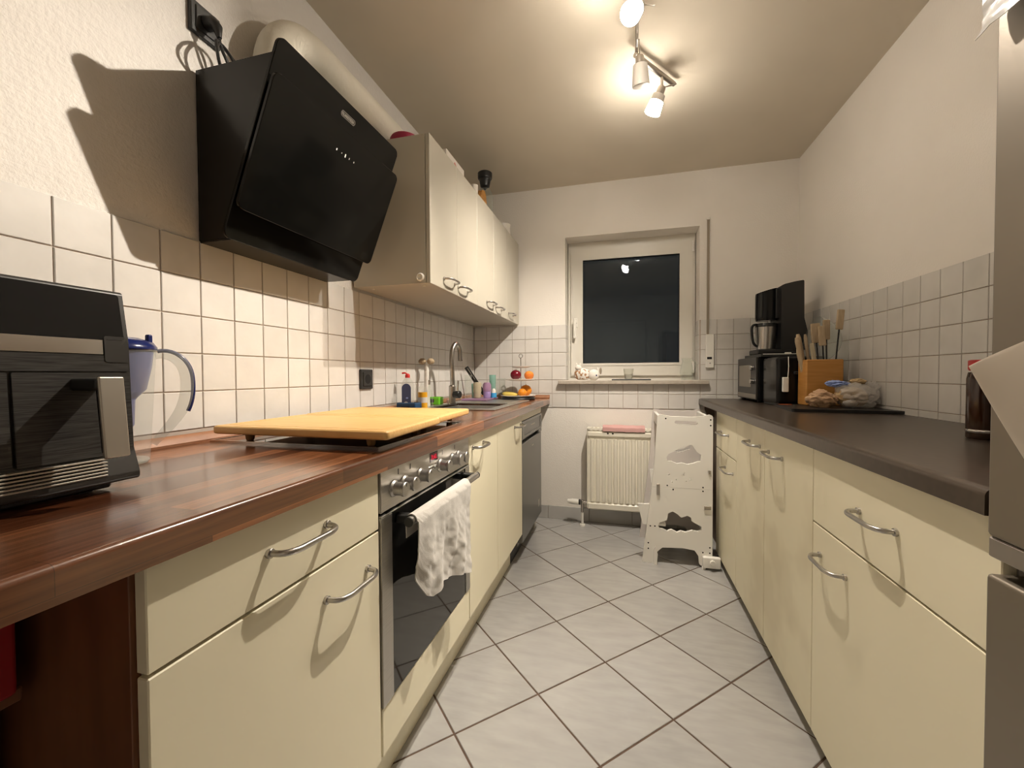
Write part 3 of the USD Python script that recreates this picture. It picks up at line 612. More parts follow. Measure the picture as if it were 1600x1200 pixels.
# ================================================================ ceiling light
cl = thing('ceiling_light', 'jointed nickel spotlight bar with three glass-cup heads on the ceiling', 'lamp', (.07, 1.8, H))
zbar = 2.398
part(cl, 'canopy', lathe([(0, 0), (.045, 0), (.045, -.010), (.038, -.014), (0, -.014)], (.05, 1.42, H-.0005), (0, 0, 1), 28), 'nickel')
part(cl, 'stem', cyl((.05, 1.42, H-.012), (.05, 1.42, zbar), .009), 'nickel')
part(cl, 'bar', cyl((.052, 1.842, zbar), (.232, 2.075, zbar), .0105, 18), 'nickel')
part(cl, 'bar', cyl((.058, 1.852, zbar+.012), (.05, 1.41, zbar+.012), .0065, 18), 'nickel')
def lamp(mount, knuckle, axis, lit, label, lever):   # lit: the bulb's material
    kx = V(knuckle, float); ax = V(axis, float); ax /= np.linalg.norm(ax)
    hdp = part(cl, 'lamp_head', cat(cyl(mount, kx, .006, 12), lathe([(0, 0), (.013, 0), (.017, .006), (.018, .032), (.0165, .036), (0, .036)], kx-ax*.006, ax, 22)), 'nickel', label=label)
    s0 = kx+ax*.026
    part(hdp, 'glass_cup', lathe([(.0298, .030), (.035, .078), (.0335, .080), (.031, .076), (.0275, .030), (.0298, .030)] if lit else [(0, 0), (.025, .0), (.029, .003), (.035, .074), (.034, .080), (.030, .0815), (0, .0815)], s0, ax, 30), 'lamp_glass_lit' if lit else 'lamp_glass_off', smooth=50)
    if lit: part(hdp, 'cup_neck', lathe([(0, 0), (.023, .0), (.027, .003), (.0298, .0298), (.0275, .0298), (.0245, .008), (0, .006)], s0, ax, 30), 'lamp_glass_off', smooth=50)
    part(hdp, 'bulb', lathe([(0, 0), (.006, .001), (.0085, .006), (.0085, .026), (.005, .034), (0, .036)], s0+ax*.021, ax, 14), lit or 'lamp_glass_off', smooth=50)
    part(hdp, 'lever', tube([kx, kx+V(lever)*.4, kx+V(lever)], .0026, 8), 'nickel')
lamp((.045, 1.50, zbar-.02), (.058, 1.535, 2.345), (-.30, -.60, -.74), 'lamp_bulb', 'nearest head, lit', (.05, -.01, -.025))
lamp((.065, 1.855, zbar-.004), (.070, 1.815, 2.366), (.05, .25, -.96), None, 'middle head, unlit', (-.005, -.055, .03))
lamp((.172, 1.997, zbar-.004), (.172, 2.0, 2.343), (-.38, .19, -.905), 'lamp_bulb_far', 'farthest head, lit', (.062, 0, .006))

# ================================================================ air fryer
fr = thing('air_fryer', 'black two-drawer air fryer with silver handle on the worktop', 'air fryer', (-.9, .35, ZC))
XA = -.755
side = Polygon([(-1.03, .905), (XA+.012, .905), (XA+.012, .917), (XA, .955), (XA-.006, 1.12), (XA-.018, 1.200), (-1.0, 1.215), (-1.03, 1.20)])
bodyf = tm(man(prism(side.buffer(-.007).buffer(.007, 6), .07, .488, 'xz')))
part(fr, 'body', bodyf, 'fryer_body')
part(fr, 'base', box(-1.02, XA-.02, .09, .470, ZC+.003, .906, .003), 'black_plastic')
for y in (.12, .44): part(fr, 'foot', cyl((XA-.035, y, ZC+.0005), (XA-.035, y, ZC+.006), .012, 14), 'black_plastic')
def skew(y0, y1, z0, z1, th, off=0, r=.0):
    """Plate following the slightly leaning front face."""
    pl = sbox(y0, z0, y1, z1) if not r else sbox(y0+r, z0+r, y1-r, z1-r).buffer(r, 5)
    m = prism(pl, 0, th, 'yz'); v = m.vertices; v[:, 0] += off+np.interp(v[:, 2], [.905, .917, .955, 1.12, 1.200], [XA+.012, XA+.012, XA, XA-.006, XA-.018])-.0; m.vertices = v
    return m
part(fr, 'touch_panel', skew(.075, .480, 1.122, 1.194, .0045, -.001, .004), 'black_gloss', label='glossy black control panel')
part(fr, 'mirror_strip', skew(.075, .452, 1.100, 1.1215, .004, -.001), 'chrome', label='mirror strip under the control panel')
part(fr, 'corner_block', skew(.4535, .484, 1.088, 1.128, .005, -.001, .004), 'fryer_body')
part(fr, 'front_band', skew(.075, .484, 1.074, 1.0985, .003, 0), 'fryer_front')
for y0, y1 in ((.075, .348), (.352, .484)):
    part(fr, 'drawer', skew(y0, y1, .948, 1.072, .004, 0, .002), 'fryer_front')
for k in range(6): part(fr, 'grille_bar', box(XA+.004, XA+.0135, .075, .445, .918+k*.0048, .9205+k*.0048, .0005), 'silver_satin')
hx = XA+.052
fh = part(fr, 'drawer_handle', cat(rbox(XA-.01, hx, .410, .443, 1.046, 1.064, .005), slab_between(V([hx-.004, .4245, 1.062]), V([hx+.006, .4245, .957]), .010, .024)), 'black_plastic')
part(fh, 'handle_plate', slab_between(V([hx+.004, .4245, 1.066]), V([hx+.014, .4245, .952]), .006, .031), 'silver_satin', label='flat silver grip plate')

# ================================================================ water filter jug
jg = thing('water_filter_jug', 'clear water filter jug with navy lid and blue funnel beside the air fryer', 'jug', (-.960, .665, ZC))
jx, jy = -.973, .603
hdx, hdy = .56, .83
def oval(profile, n=36): return lathe(profile, (jx, jy, ZC), (0, 0, 1), n)
part(jg, 'jug', oval([(0, .0015), (.043, .0015), (.047, .006), (.0605, .232)]), 'frosted_plastic', smooth=50)
part(jg, 'jug_foot', oval([(0, .0012), (.0435, .0012), (.0465, .006), (.045, .009), (0, .007)]), 'clear_glass', smooth=50)
part(jg, 'funnel', oval([(0, .075), (.022, .075), (.024, .079), (.026, .128), (.030, .134), (.044, .150), (.053, .195), (.0565, .226), (.0535, .226), (.050, .20), (.041, .154), (.0, .136)]), 'blue_funnel', smooth=50, label='bluish filter funnel inside the jug')
part(jg, 'lid', oval([(.0575, .228), (.0625, .231), (.0625, .236), (.056, .246), (.035, .254), (0, .257), (0, .236)]), 'navy', smooth=50, label='navy blue lid')
part(jg, 'lid_tab', rbox(jx+.030, jx+.040, jy+.030, jy+.040, ZC+.244, ZC+.262, .003), 'navy')
def hpt(d, z): return (jx+hdx*d, jy+hdy*d, ZC+z)
hp = spline([hpt(.057, .222), hpt(.080, .222), hpt(.103, .200), hpt(.110, .160), hpt(.102, .112), hpt(.078, .070), hpt(.052, .035)], 34)
part(jg, 'handle', tube(hp, list(np.interp(np.linspace(0, 1, 34), [0, .3, .6, 1], [.0105, .0125, .012, .007])), 14), 'frosted_plastic', smooth=50)
ho_ = V(hp)[:23]+np.outer(np.linspace(.35, 1, 23), V([hdx*.0135, hdy*.0135, .001]))+V([0, 0, .006])*np.linspace(1, 0, 23)[:, None]
part(jg, 'handle_trim', tube(ho_, .0040, 8), 'navy', smooth=50, label='navy strip along the handle')

# ================================================================ towel on the oven rail
def towel():
    nu, nv = 46, 64; G = np.zeros((nu, nv, 3)); ys = np.linspace(.905, 1.262, nu)
    bot = np.interp(ys, [.905, .935, .975, 1.04, 1.15, 1.262], [.565, .515, .492, .500, .470, .432])
    for i, y in enumerate(ys):
        for j in range(nv):
            s = j/(nv-1); back = .045; Lf = .733-bot[i]; arc = math.pi*.0145; tot = back+arc+Lf; d = s*tot
            if d < back: x, z = -.4925-.0145, .715-back+d
            elif d < back+arc: a = math.pi-(d-back)/.0145; x, z = -.492+.0145*math.cos(a), .715+.0145*math.sin(a)
            else:
                z = .715-(d-back-arc)*(.715-bot[i])/Lf; k = (.715-z)/.25
                w = .010*k*math.sin(y*34+z*9+.6)+.006*k*math.sin(y*75-z*22)+.020*min(k, 1)*(float(meshkit.fbm(V([y*16, z*16, 3.]), 4, 3))-.5)+.007*(float(meshkit.fbm(V([y*60, z*45, 1.]), 3, 9))-.5)*min(1, 3*k)
                x = -.492+.0145+.004+max(w, -.012)
            sag = (.715-z)*(.028)*math.cos((y-.905)/.357*math.pi) if z < .715 else 0
            G[i, j] = (x, y+sag, z)
    return sheet(G, .0028)
obj('tea_towel', 'crumpled white tea towel hanging over the oven door rail', 'towel', towel(), 'towel_cloth', smooth=60)

# ================================================================ things around the sink
def bottle(name, label, at, prof, m, cap=None, capm=None, n=26, extra=None, sx=1., sy=1.):
    t = thing(name, label, 'bottle', at)
    mm = lathe(prof, (0, 0, 0), (0, 0, 1), n); v = mm.vertices; v[:, 0] *= sx; v[:, 1] *= sy; mm.vertices = v+V(at); part(t, 'body', mm, m, smooth=50)
    if cap: part(t, 'cap', lathe(cap, at, (0, 0, 1), 20), capm, smooth=50)
    return t
sx_, sy_ = -1.038, 1.885
t = bottle('dish_soap_bottle', 'white dish soap bottle with blue label and red cap, standing in a blue caddy', (sx_, sy_, ZC+.0035), [(0, 0), (.034, 0), (.036, .004), (.037, .10), (.034, .135), (.020, .155), (.013, .160), (0, .160)], 'frosted_plastic', [(0, .160), (.012, .160), (.012, .174), (.007, .180), (0, .181)], 'cap_red', sx=.9, sy=.62)
part(t, 'cap_spout', tube([(sx_, sy_, ZC+.180), (sx_-.012, sy_-.004, ZC+.188), (sx_-.026, sy_-.008, ZC+.186)], .004, 8), 'cap_red')
lb = sbox(-.0225, .02, .0225, .11).union(Point(0, .108).buffer(.0225)); part(t, 'front_label', lay(trimesh.creation.extrude_polygon(lb, .0012, engine='earcut'), (sx_+.006, sy_-.0245, ZC+.0035), (.97, .243, 0), (0, 0, 1)), 'soap_label', smooth=False, label='dark blue arched label')
for dx, dz, w, h in ((-.004, .082, .013, .010), (.004, .060, .010, .007), (-.002, .035, .016, .012)): part(t, 'label_print', lay(trimesh.creation.extrude_polygon(Point(0, 0).buffer(1, 8), .0006, engine='earcut').apply_scale([w*.6, h*.6, 1]), (sx_+.006+dx+.00035, sy_-.0258, ZC+.0035+dz), (.97, .243, 0), (0, 0, 1)), 'pale_print' if dz < .05 else 'bag_blue', smooth=False)
cd = thing('sink_caddy', 'dark blue open caddy holding the dish soap bottle', 'caddy', (sx_+.01, sy_, ZC))
part(cd, 'tray', tm(man(rbox(sx_-.045, sx_+.060, sy_-.035, sy_+.035, ZC, ZC+.040, .006))-man(rbox(sx_-.040, sx_+.055, sy_-.030, sy_+.030, ZC+.003, ZC+.08, .005))), 'caddy_blue')
part(cd, 'front_plate', box(sx_-.02, sx_+.03, sy_-.0370, sy_-.0352, ZC+.012, ZC+.022), 'black_plastic')
t = bottle('cleaner_bottle', 'yellow cleaner bottle with clear top next to the dish soap', (-.992, 1.955, ZC+.0003), [(0, 0), (.022, 0), (.024, .004), (.024, .085), (.0235, .088), (0, .088)], 'yellow', [(0, .088), (.0235, .088), (.020, .112), (.011, .122), (.010, .134), (0, .135)], 'frosted_plastic')
part(t, 'wrap_label', lathe([(.0245, .035), (.0247, .036), (.0247, .062), (.0245, .063)], (-.992, 1.955, ZC), (0, 0, 1), 26), 'pale_print')
t = thing('dish_brush', 'wooden pot brush standing upright behind the tap bottles, two round bristle heads', 'brush', (-1.045, 2.11, ZC))
part(t, 'handle', tube([(-1.045, 2.11, ZC+.0005), (-1.045, 2.11, ZC+.12), (-1.046, 2.112, ZC+.235)], [.020, .013, .012], 14), 'porcelain')
for q in (-.022, .022): part(t, 'brush_head', blob((-1.046+q, 2.112+q*.3, ZC+.252), (.021, .02, .017), 3, .15, 40, 3), 'pale_wood', label='round wooden brush head')
t = bottle('spray_bottle', 'slim clear bottle leaning in front of the pale brush handle', (-.985, 2.02, ZC+.0003), [(0, 0), (.017, 0), (.018, .004), (.018, .07), (.008, .10), (.006, .125), (0, .126)], 'clear_glass')
part(t, 'nozzle', cyl((-.985, 2.02, ZC+.126), (-.985, 2.02, ZC+.150), .006), 'silver_satin')
t = thing('sponge_holder', 'bright green sponge holder behind the sink', 'sponge holder', (-1.045, 2.23, ZC))
part(t, 'tray', tm(man(rbox(-1.082, -1.012, 2.20, 2.26, ZC+.0065, ZC+.050, .006))-man(rbox(-1.076, -1.018, 2.206, 2.254, ZC+.02, ZC+.09, .005))), 'green_plastic')
part(t, 'opening', rbox(-1.068, -1.045, 2.1985, 2.2005, ZC+.018, ZC+.038, .0008), 'black_matte')
obj('pink_sponge', 'small pink sponge between the green holder and the tap', 'sponge', rbox(-1.005, -.965, 2.285, 2.33, ZC+.0065, ZC+.034, .006), 'pink_cloth')
def drinking(label, c, r, h, m='clear_glass', name='drinking_glass', cat_='glass'):
    return obj(name, label, cat_, lathe([(0, 0), (r*.82, 0), (r*.86, .003), (r, h)], c, (0, 0, 1), 26), m, smooth=50)
drinking('tall clear glass left of the tap, against the tiles', (-1.060, 2.60, ZC+.0065), .028, .13)
drinking('clear glass bottle right behind the tap', (-1.010, 2.66, ZC+.0065), .024, .17, 'clear_glass', 'glass_bottle', 'bottle')
drinking('grey-blue tinted bottle behind the tap', (-.985, 2.72, ZC+.0065), .022, .11, 'mint', 'glass_bottle', 'bottle')
dm = obj('drying_mat', 'striped pink and white drying mat under the bottles', 'mat', rbox(-1.03, -.855, 2.58, 2.85, ZC+.0065, ZC+.018, .004), 'pink_plastic')
ZM = ZC+.0183
t = bottle('baby_bottle', 'cream baby bottle upside down on the drying mat', (-.958, 2.70, ZM), [(0, 0), (.022, 0), (.026, .006), (.024, .03), (.029, .05), (.027, .072), (.030, .092), (.026, .106), (0, .108)], 'beige_bottle')
t = bottle('baby_bottle', 'pink and lilac baby bottle on the drying mat', (-.895, 2.72, ZM), [(0, 0), (.024, 0), (.026, .01), (.026, .045), (0, .045)], 'lilac', [(0, .045), (.027, .045), (.029, .06), (.028, .09), (.020, .105), (0, .106)], 'pink_plastic')
t = bottle('baby_bottle', 'small white bottle with a sky-blue base beside the lilac bottle', (-.862, 2.765, ZM), [(0, 0), (.020, 0), (.021, .004), (.021, .032), (0, .032)], 'sky_blue', [(0, .032), (.016, .032), (.015, .05), (.008, .062), (0, .063)], 'porcelain')
drinking('mint green tall tumbler behind the bottles', (-.905, 2.88, ZC+.0005), .024, .175, 'mint', 'tumbler', 'tumbler')
drinking('clear beaker beside the fruit stand', (-.86, 2.93, ZC+.0005), .036, .15, 'clear_glass', 'tumbler', 'tumbler')
t = thing('pan_brush', 'dark flat-handled spatula leaning against the corner tiles', 'spatula', (-.98, 2.78, ZC))
hp0, hp1 = V([-1.052, 2.735, 1.122]), V([-.942, 2.80, ZM+.02]); dv = (hp1-hp0)/np.linalg.norm(hp1-hp0)
part(t, 'handle', slab_between(hp0, hp1, .030, .010), 'socket_black')
part(t, 'inlay', slab_between(hp0+dv*.015+V([.004, -.008, .003]), hp0+dv*.11+V([.004, -.008, .003]), .004, .004), 'silver_satin')

# ---- fruit stand
fx, fy = -.690, 2.862
t = thing('fruit_stand', 'three-tier white fruit stand with a thin rod at the end of the left worktop', 'fruit stand', (fx, fy, ZC))
part(t, 'rod', cyl((fx, fy, ZC+.022), (fx, fy, 1.185), .003, 10), 'chrome')
part(t, 'ring', tube([(fx+.013*math.sin(a), fy, 1.198+.014*math.cos(a)) for a in np.linspace(0, 2*np.pi, 18, endpoint=False)], .0025, 8, closed=True), 'chrome')
def plate_m(c, r): return lathe([(0, 0), (r*.6, 0), (r*.85, .004), (r, .012), (r-.002, .0135), (r*.8, .006), (0, .004)], c, (0, 0, 1), 34)
for z, r in ((1.022, .108), (1.112, .068)): part(t, 'plate', plate_m((fx, fy, z), r), 'porcelain', smooth=50)
part(t, 'plate', plate_m((fx-.02, fy, ZC+.018), .125), 'porcelain', smooth=50)
part(t, 'base', lathe([(0, .0005), (.115, .0005), (.122, .008), (.118, .018), (0, .018)], (fx-.02, fy, ZC), (0, 0, 1), 34), 'black_plastic', label='black round base')
def fruit(name, label, cat_, c, r, m, seed=0):
    t = thing(name, label, cat_, (c[0], c[1], c[2]-r*.9))
    part(t, 'flesh', blob(c, (r, r, r*.92), 3, .03, 20, seed), m, smooth=True)
    part(t, 'stalk', cyl((c[0], c[1], c[2]+r*.86), (c[0]+.003, c[1], c[2]+r*1.08), .002, 8), 'pale_wood'); return t
zp = 1.022+.006
fruit('apple', 'dark red apple on the middle plate of the fruit stand', 'apple', (fx-.028, fy-.035, zp+.037), .038, 'apple_red', 1)
fruit('apple', 'orange-red apple on the middle plate beside the dark one', 'apple', (fx+.058, fy+.005, zp+.033), .034, 'apple_orange', 2)
zp = ZC+.018+.006
fruit('orange', 'bright orange mandarin on the lowest plate, in front', 'orange', (fx+.020, fy-.045, zp+.028), .030, 'orange_skin', 3)
fruit('orange', 'darker orange behind the mandarin on the lowest plate', 'orange', (fx+.028, fy+.035, zp+.040), .042, 'orange_skin', 4)
t = thing('banana_bunch', 'yellow bananas on the lowest plate of the fruit stand', 'bananas', (fx-.07, fy-.03, zp))
for k in range(2):
    part(t, 'banana', tube(spline([(fx-.125, fy-.035+.03*k, zp+.020), (fx-.09, fy-.05+.03*k, zp+.016+.004*k), (fx-.045, fy-.055+.03*k, zp+.015), (fx-.012, fy-.045+.03*k, zp+.012)], 14), [.004, .010, .013, .014, .0145, .0145, .0145, .0145, .0145, .014, .013, .011, .008, .004], 10), 'banana_yellow', smooth=50)

# ================================================================ window sill things
ZS = 1.0222
t = thing('ceramic_figurine', 'white ceramic figure with brown floral pattern and a small rabbit, on the window sill', 'figurine', (-.25, 3.06, ZS))
part(t, 'body', blob((-.278, 3.06, ZS+.044), (.060, .030, .047), 3, .08, 20, 2, flat=ZS+.0005), 'floral', smooth=True)
part(t, 'head', blob((-.306, 3.056, ZS+.092), (.025, .022, .021), 3), 'porcelain', smooth=True)
for q in (-.012, .012): part(t, 'ear', blob((-.306+q, 3.06, ZS+.116), (.006, .005, .012), 2), 'porcelain', smooth=True)
part(t, 'rabbit', blob((-.196, 3.05, ZS+.040), (.040, .026, .041), 3, .05, 20, 5, flat=ZS+.0005), 'porcelain', smooth=True, label='small white rabbit leaning on the figure')
for q in (0, .02): part(t, 'rabbit_ear', blob((-.168+q, 3.055, ZS+.068), (.008, .007, .025), 2), 'strap_grey' if q else 'porcelain', smooth=True)
part(t, 'rabbit_eye', blob((-.176, 3.028, ZS+.036), (.005, .003, .006), 2), 'navy', smooth=True)
obj('sill_tray', 'thin dark tray under the frosted candle glass', 'tray', rbox(-.07, .195, 3.01, 3.10, ZS, ZS+.009, .004), 'socket_black')
t = thing('candle_glass', 'frosted candle glass on the dark tray in the middle of the sill', 'candle glass', (.045, 3.06, ZS+.007))
part(t, 'glass', lathe([(0, 0), (.024, 0), (.026, .004), (.036, .072)], (.045, 3.06, ZS+.0092), (0, 0, 1), 28), 'frosted_glass', smooth=50)
part(t, 'wax', lathe([(0, .0085), (.0235, .0085), (.028, .036), (0, .036)], (.045, 3.06, ZS+.009), (0, 0, 1), 24), 'beige_bottle')
t = thing('glass_jug', 'clear glass jug at the right end of the window sill', 'jug', (.43, 3.08, ZS))
part(t, 'jug', lathe([(0, 0), (.030, 0), (.036, .006), (.043, .05), (.036, .10), (.028, .125), (.032, .15), (.0325, .151)], (.432, 3.085, ZS+.0003), (0, 0, 1), 28), 'clear_glass', smooth=50)
part(t, 'handle', tube(spline([(.462, 3.085, ZS+.135), (.487, 3.085, ZS+.12), (.489, 3.085, ZS+.085), (.470, 3.085, ZS+.06)], 14), .004, 8), 'clear_glass', smooth=50)

# ================================================================ radiator
rd = thing('radiator', 'white ribbed panel radiator under the window', 'radiator', (.05, 2.97, .0))
RX0, RX1, RY, RZ0, RZ1 = -.233, .345, 2.925, .128, .692
part(rd, 'panel', box(RX0, RX1, RY+.012, RY+.030, RZ0, RZ1-.02, .004), 'radiator_white')
part(rd, 'back_panel', box(RX0+.004, RX1-.004, RY+.075, RY+.088, RZ0, RZ1-.02, .004), 'radiator_white')
part(rd, 'side_cover', box(RX0-.003, RX0+.001, RY+.006, RY+.092, RZ0+.005, RZ1, .001), 'radiator_white')
n = 14; pitch = (RX1-RX0-.03)/n
for k in range(n):
    xc = RX0+.015+(k+.5)*pitch
    pl = Polygon([(xc-.0135, 0), (xc-.009, -.012), (xc+.009, -.012), (xc+.0135, 0)])
    m = prism(pl, RZ0+.055, RZ1-.075, 'xy'); v = m.vertices; v[:, 1] += RY+.012; m.vertices = v
    part(rd, 'rib', m, 'radiator_white')
part(rd, 'top_rail', box(RX0, RX1, RY, RY+.030, RZ1-.058, RZ1-.022, .006), 'radiator_white')
part(rd, 'bottom_rail', box(RX0, RX1, RY+.002, RY+.030, RZ0-.002, RZ0+.045, .008), 'radiator_white')
gr = sbox(RX0, RY+.002, RX1, RY+.090)
for k in range(19): gr = gr.difference(sbox(RX0+.02+k*.029, RY+.025, RX0+.038+k*.029, RY+.075))
part(rd, 'top_grille', prism(gr, RZ1-.006, RZ1, 'xy'), 'radiator_white')
for x in (-.138, -.105): part(rd, 'clip_hole', cyl((x+.045, RY-.0008, RZ1-.033), (x+.045, RY+.0005, RZ1-.033), .006, 12), 'black_matte')
vy = RY+.022
vv = part(rd, 'valve', cat(cyl((RX0-.001, vy, .165), (RX0-.048, vy, .165), .009), cyl((RX0-.036, vy, .18), (RX0-.036, vy, .095), .011)), 'nickel')
part(vv, 'thermostat_head', lathe([(0, 0), (.018, 0), (.020, .004), (.020, .045), (.016, .060), (.014, .078), (0, .079)], (RX0-.062, vy, .165), (-1, 0, 0.03), 22), 'white_plastic', label='white thermostat head')
part(vv, 'collar', cyl((RX0-.049, vy, .165), (RX0-.0615, vy, .165), .019), 'black_plastic')
part(vv, 'pipe', cyl((RX0-.036, vy, .0), (RX0-.036, vy, .096), .0085), 'white_plastic')
part(vv, 'floor_rosette', lathe([(0, 0), (.021, 0), (.019, .010), (0, .012)], (RX0-.036, vy, .0005), (0, 0, 1), 22), 'white_plastic')
def cloth():
    nu, nv = 26, 22; G = np.zeros((nu, nv, 3))
    for i, x in enumerate(np.linspace(-.128, .150, nu)):
        for j, s in enumerate(np.linspace(0, 1, nv)):
            y = RY+.086-.087*min(s/.7, 1); z = RZ1+.006+.012*math.sin(math.pi*min(s/.7, 1))-(max(0, s-.7)/.3)*.026+.004*float(meshkit.noise(V([x*40, y*40, 0.])))
            G[i, j] = (x, y-(.004 if s > .7 else 0), z)
    return sheet(G, .005)
obj('pink_cloth', 'pink folded cloth lying on top of the radiator', 'cloth', cloth(), 'pink_cloth', smooth=60)

# ================================================================ learning tower
tw = thing('learning_tower', 'white wooden learning tower with cloud cut-outs in front of the radiator', 'learning tower', (.3, 2.65, 0))
outer = [(.205, .842), (.258, .831), (.373, .829), (.430, .834), (.461, .843), (.474, .838), (.478, .828), (.478, .012), (.428, .008), (.412, .018), (.408, .062), (.388, .092), (.326, .099), (.220, .092), (.192, .065), (.186, .0), (.112, .0), (.163, .429), (.178, .588), (.192, .828)]
cloud_up = [(.241, .602), (.251, .621), (.281, .635), (.302, .652), (.327, .650), (.349, .674), (.374, .675), (.388, .651), (.399, .636), (.419, .622), (.417, .587), (.399, .583), (.381, .574), (.349, .566), (.321, .573), (.295, .568), (.266, .58), (.244, .581)]
cloud_lo = [(.197, .211), (.205, .231), (.245, .25), (.249, .286), (.274, .3), (.3, .286), (.318, .268), (.35, .282), (.37, .272), (.372, .253), (.397, .24), (.423, .226), (.422, .207), (.404, .199), (.376, .201), (.34, .188), (.318, .194), (.297, .184), (.267, .197), (.245, .187), (.223, .197), (.205, .199)]
rnd = lambda p, r: Polygon(p).buffer(-r).buffer(2*r).buffer(-r)
PY = 2.455
def tower_panel(lo_cloud=True):
    p = Polygon(outer).buffer(.006).buffer(-.012).buffer(.006)
    for h in (rnd(cloud_up, .005), rnd(cloud_lo, .005), LineString([(.292, .798), (.392, .794)]).buffer(.0095)): p = p.difference(h)
    for c, s in (((.254, .512), .008), ((.331, .512), .009), ((.363, .485), .007), ((.29, .482), .005), ((.345, .476), .005), ((.27, .468), .006)):
        p = p.difference(affinity.rotate(affinity.translate(Polygon([(-s*.7, -s*1.4), (s*.65, -s), (0, s*1.4)]), *c), (c[0]*900) % 90-45))
    return p
pl = tower_panel()
up, lo = pl.intersection(sbox(0, .4335, 1, 1)), pl.intersection(sbox(0, -.1, 1, .4325))
part(tw, 'side_panel', prism(up, PY, PY+.018, 'xz'), 'tower_white'); part(tw, 'side_panel', prism(lo, PY, PY+.018, 'xz'), 'tower_white')
part(tw, 'side_panel', prism(Polygon(outer).difference(rnd(cloud_up, .005)).difference(rnd(cloud_lo, .005)), PY+.372, PY+.390, 'xz'), 'tower_shaded_white', label='far side panel with the inner shade put into its colour')
part(tw, 'platform', box(.19, .465, PY+.0185, PY+.3715, .388, .404, .002), 'tower_white')
part(tw, 'step', box(.150, .24, PY+.0185, PY+.3715, .205, .221, .003), 'tower_white')
part(tw, 'step_support', prism(Polygon([(.088, .324), (.150, .326), (.143, .207), (.115, .210)]), PY+.02, PY+.036, 'xz'), 'tower_white')
part(tw, 'step_support', prism(Polygon([(.152, .525), (.180, .525), (.172, .43), (.162, .45)]), PY+.02, PY+.036, 'xz'), 'tower_white')
part(tw, 'cross_rail', box(.455, .473, PY+.0185, PY+.3715, .74, .83, .003), 'tower_white')
part(tw, 'cross_rail', box(.455, .473, PY+.0185, PY+.3715, .13, .20, .003), 'tower_white')
part(tw, 'cross_rail', box(.20, .218, PY+.0185, PY+.3715, .760, .825, .003), 'tower_white')
part(tw, 'cross_rail', box(.15, .166, PY+.0185, PY+.3715, .15, .20, .003), 'tower_white')
part(tw, 'stabiliser', cat(rbox(.425, .515, PY-.030, PY-.001, .012, .072, .006), cyl((.432, PY-.015, .0), (.432, PY-.015, .014), .010)), 'tower_white')
part(tw, 'stabiliser_knob', cyl((.472, PY-.032, .048), (.472, PY-.048, .048), .014), 'white_plastic')
part(tw, 'front_foot', prism(Polygon([(.174, .0), (.190, .0), (.194, .06), (.184, .102), (.174, .08)]), PY-.022, PY-.0005, 'xz'), 'tower_white')
for x, z in ((.236, .818), (.466, .815), (.466, .784), (.245, .444), (.276, .423), (.429, .444), (.429, .423), (.156, .209), (.180, .21), (.145, .112), (.145, .08), (.465, .115), (.465, .085), (.430, .085)):
    part(tw, 'screw', cyl((x, PY-.0006, z), (x, PY+.0008, z), .0042, 10), 'black_plastic')
for x, z, w, h in ((.197, .42, .009, .032), (.462, .530, .007, .010), (.452, .334, .018, .010)):
    part(tw, 'latch', rbox(x-w, x+w, PY-.008, PY-.0002, z-h, z+h, .003), 'nickel')

# ================================================================ right worktop things
mw = thing('microwave', 'silver and black microwave in the far corner of the right worktop', 'microwave', (.9, 2.8, ZR))
MX, MY0, MY1, MZ0, MZ1 = .732, 2.625, 3.005, .915, 1.158
part(mw, 'body', box(MX+.012, 1.062, MY0, MY1, MZ0, MZ1, .005), 'black_gloss')
part(mw, 'front', box(MX, MX+.013, MY0, MY1, MZ0, MZ1, .003), 'microwave_grey')
part(mw, 'door_window', box(MX-.002, MX+.001, 2.725, 2.965, .985, 1.115, .001), 'silver_satin', label='dull mirror-like door window')
part(mw, 'bottom_strip', box(MX-.002, MX+.001, MY0+.006, MY1-.006, MZ0+.006, .947, .001), 'silver_satin')
for z in (1.098, 1.020): part(mw, 'knob', cyl((MX-.001, 2.668, z), (MX-.020, 2.668, z), .015), 'chrome')
for x in (.76, 1.03):
    for y in (2.66, 2.97): part(mw, 'foot', cyl((x, y, ZR+.0003), (x, y, MZ0+.002), .012, 14), 'black_plastic')
tr = thing('glass_shelf', 'thin pale glass shelf lying on the microwave under the coffee maker', 'shelf', (.88, 2.75, MZ1))
part(tr, 'plate', box(.752, .935, 2.612, 2.93, MZ1+.0005, MZ1+.018, .002), 'socket_black'); part(tr, 'edge', box(.762, .925, 2.610, 2.6125, MZ1+.013, MZ1+.0175), 'white_plastic'); part(tr, 'edge_end', rbox(.870, .900, 2.604, 2.620, MZ1+.012, MZ1+.024, .003), 'white_plastic')
ZK = MZ1+.0185
cf = thing('coffee_maker', 'black filter coffee maker standing on top of the microwave', 'coffee maker', (.86, 2.75, ZK))
part(cf, 'base', rbox(.752, .985, 2.67, 2.84, ZK, ZK+.028, .008), 'black_plastic')
col = Polygon([(.868, ZK+.02), (.995, ZK+.02), (.999, 1.30), (.982, 1.375), (.980, 1.585), (.935, 1.579), (.885, 1.568), (.868, 1.560)])
part(cf, 'water_tank', prism(col.buffer(-.006).buffer(.006, 4), 2.665, 2.845, 'xz'), 'black_plastic')
part(cf, 'tank_lid_tab', box(.978, .988, 2.70, 2.73, 1.565, 1.572, .001), 'black_plastic')
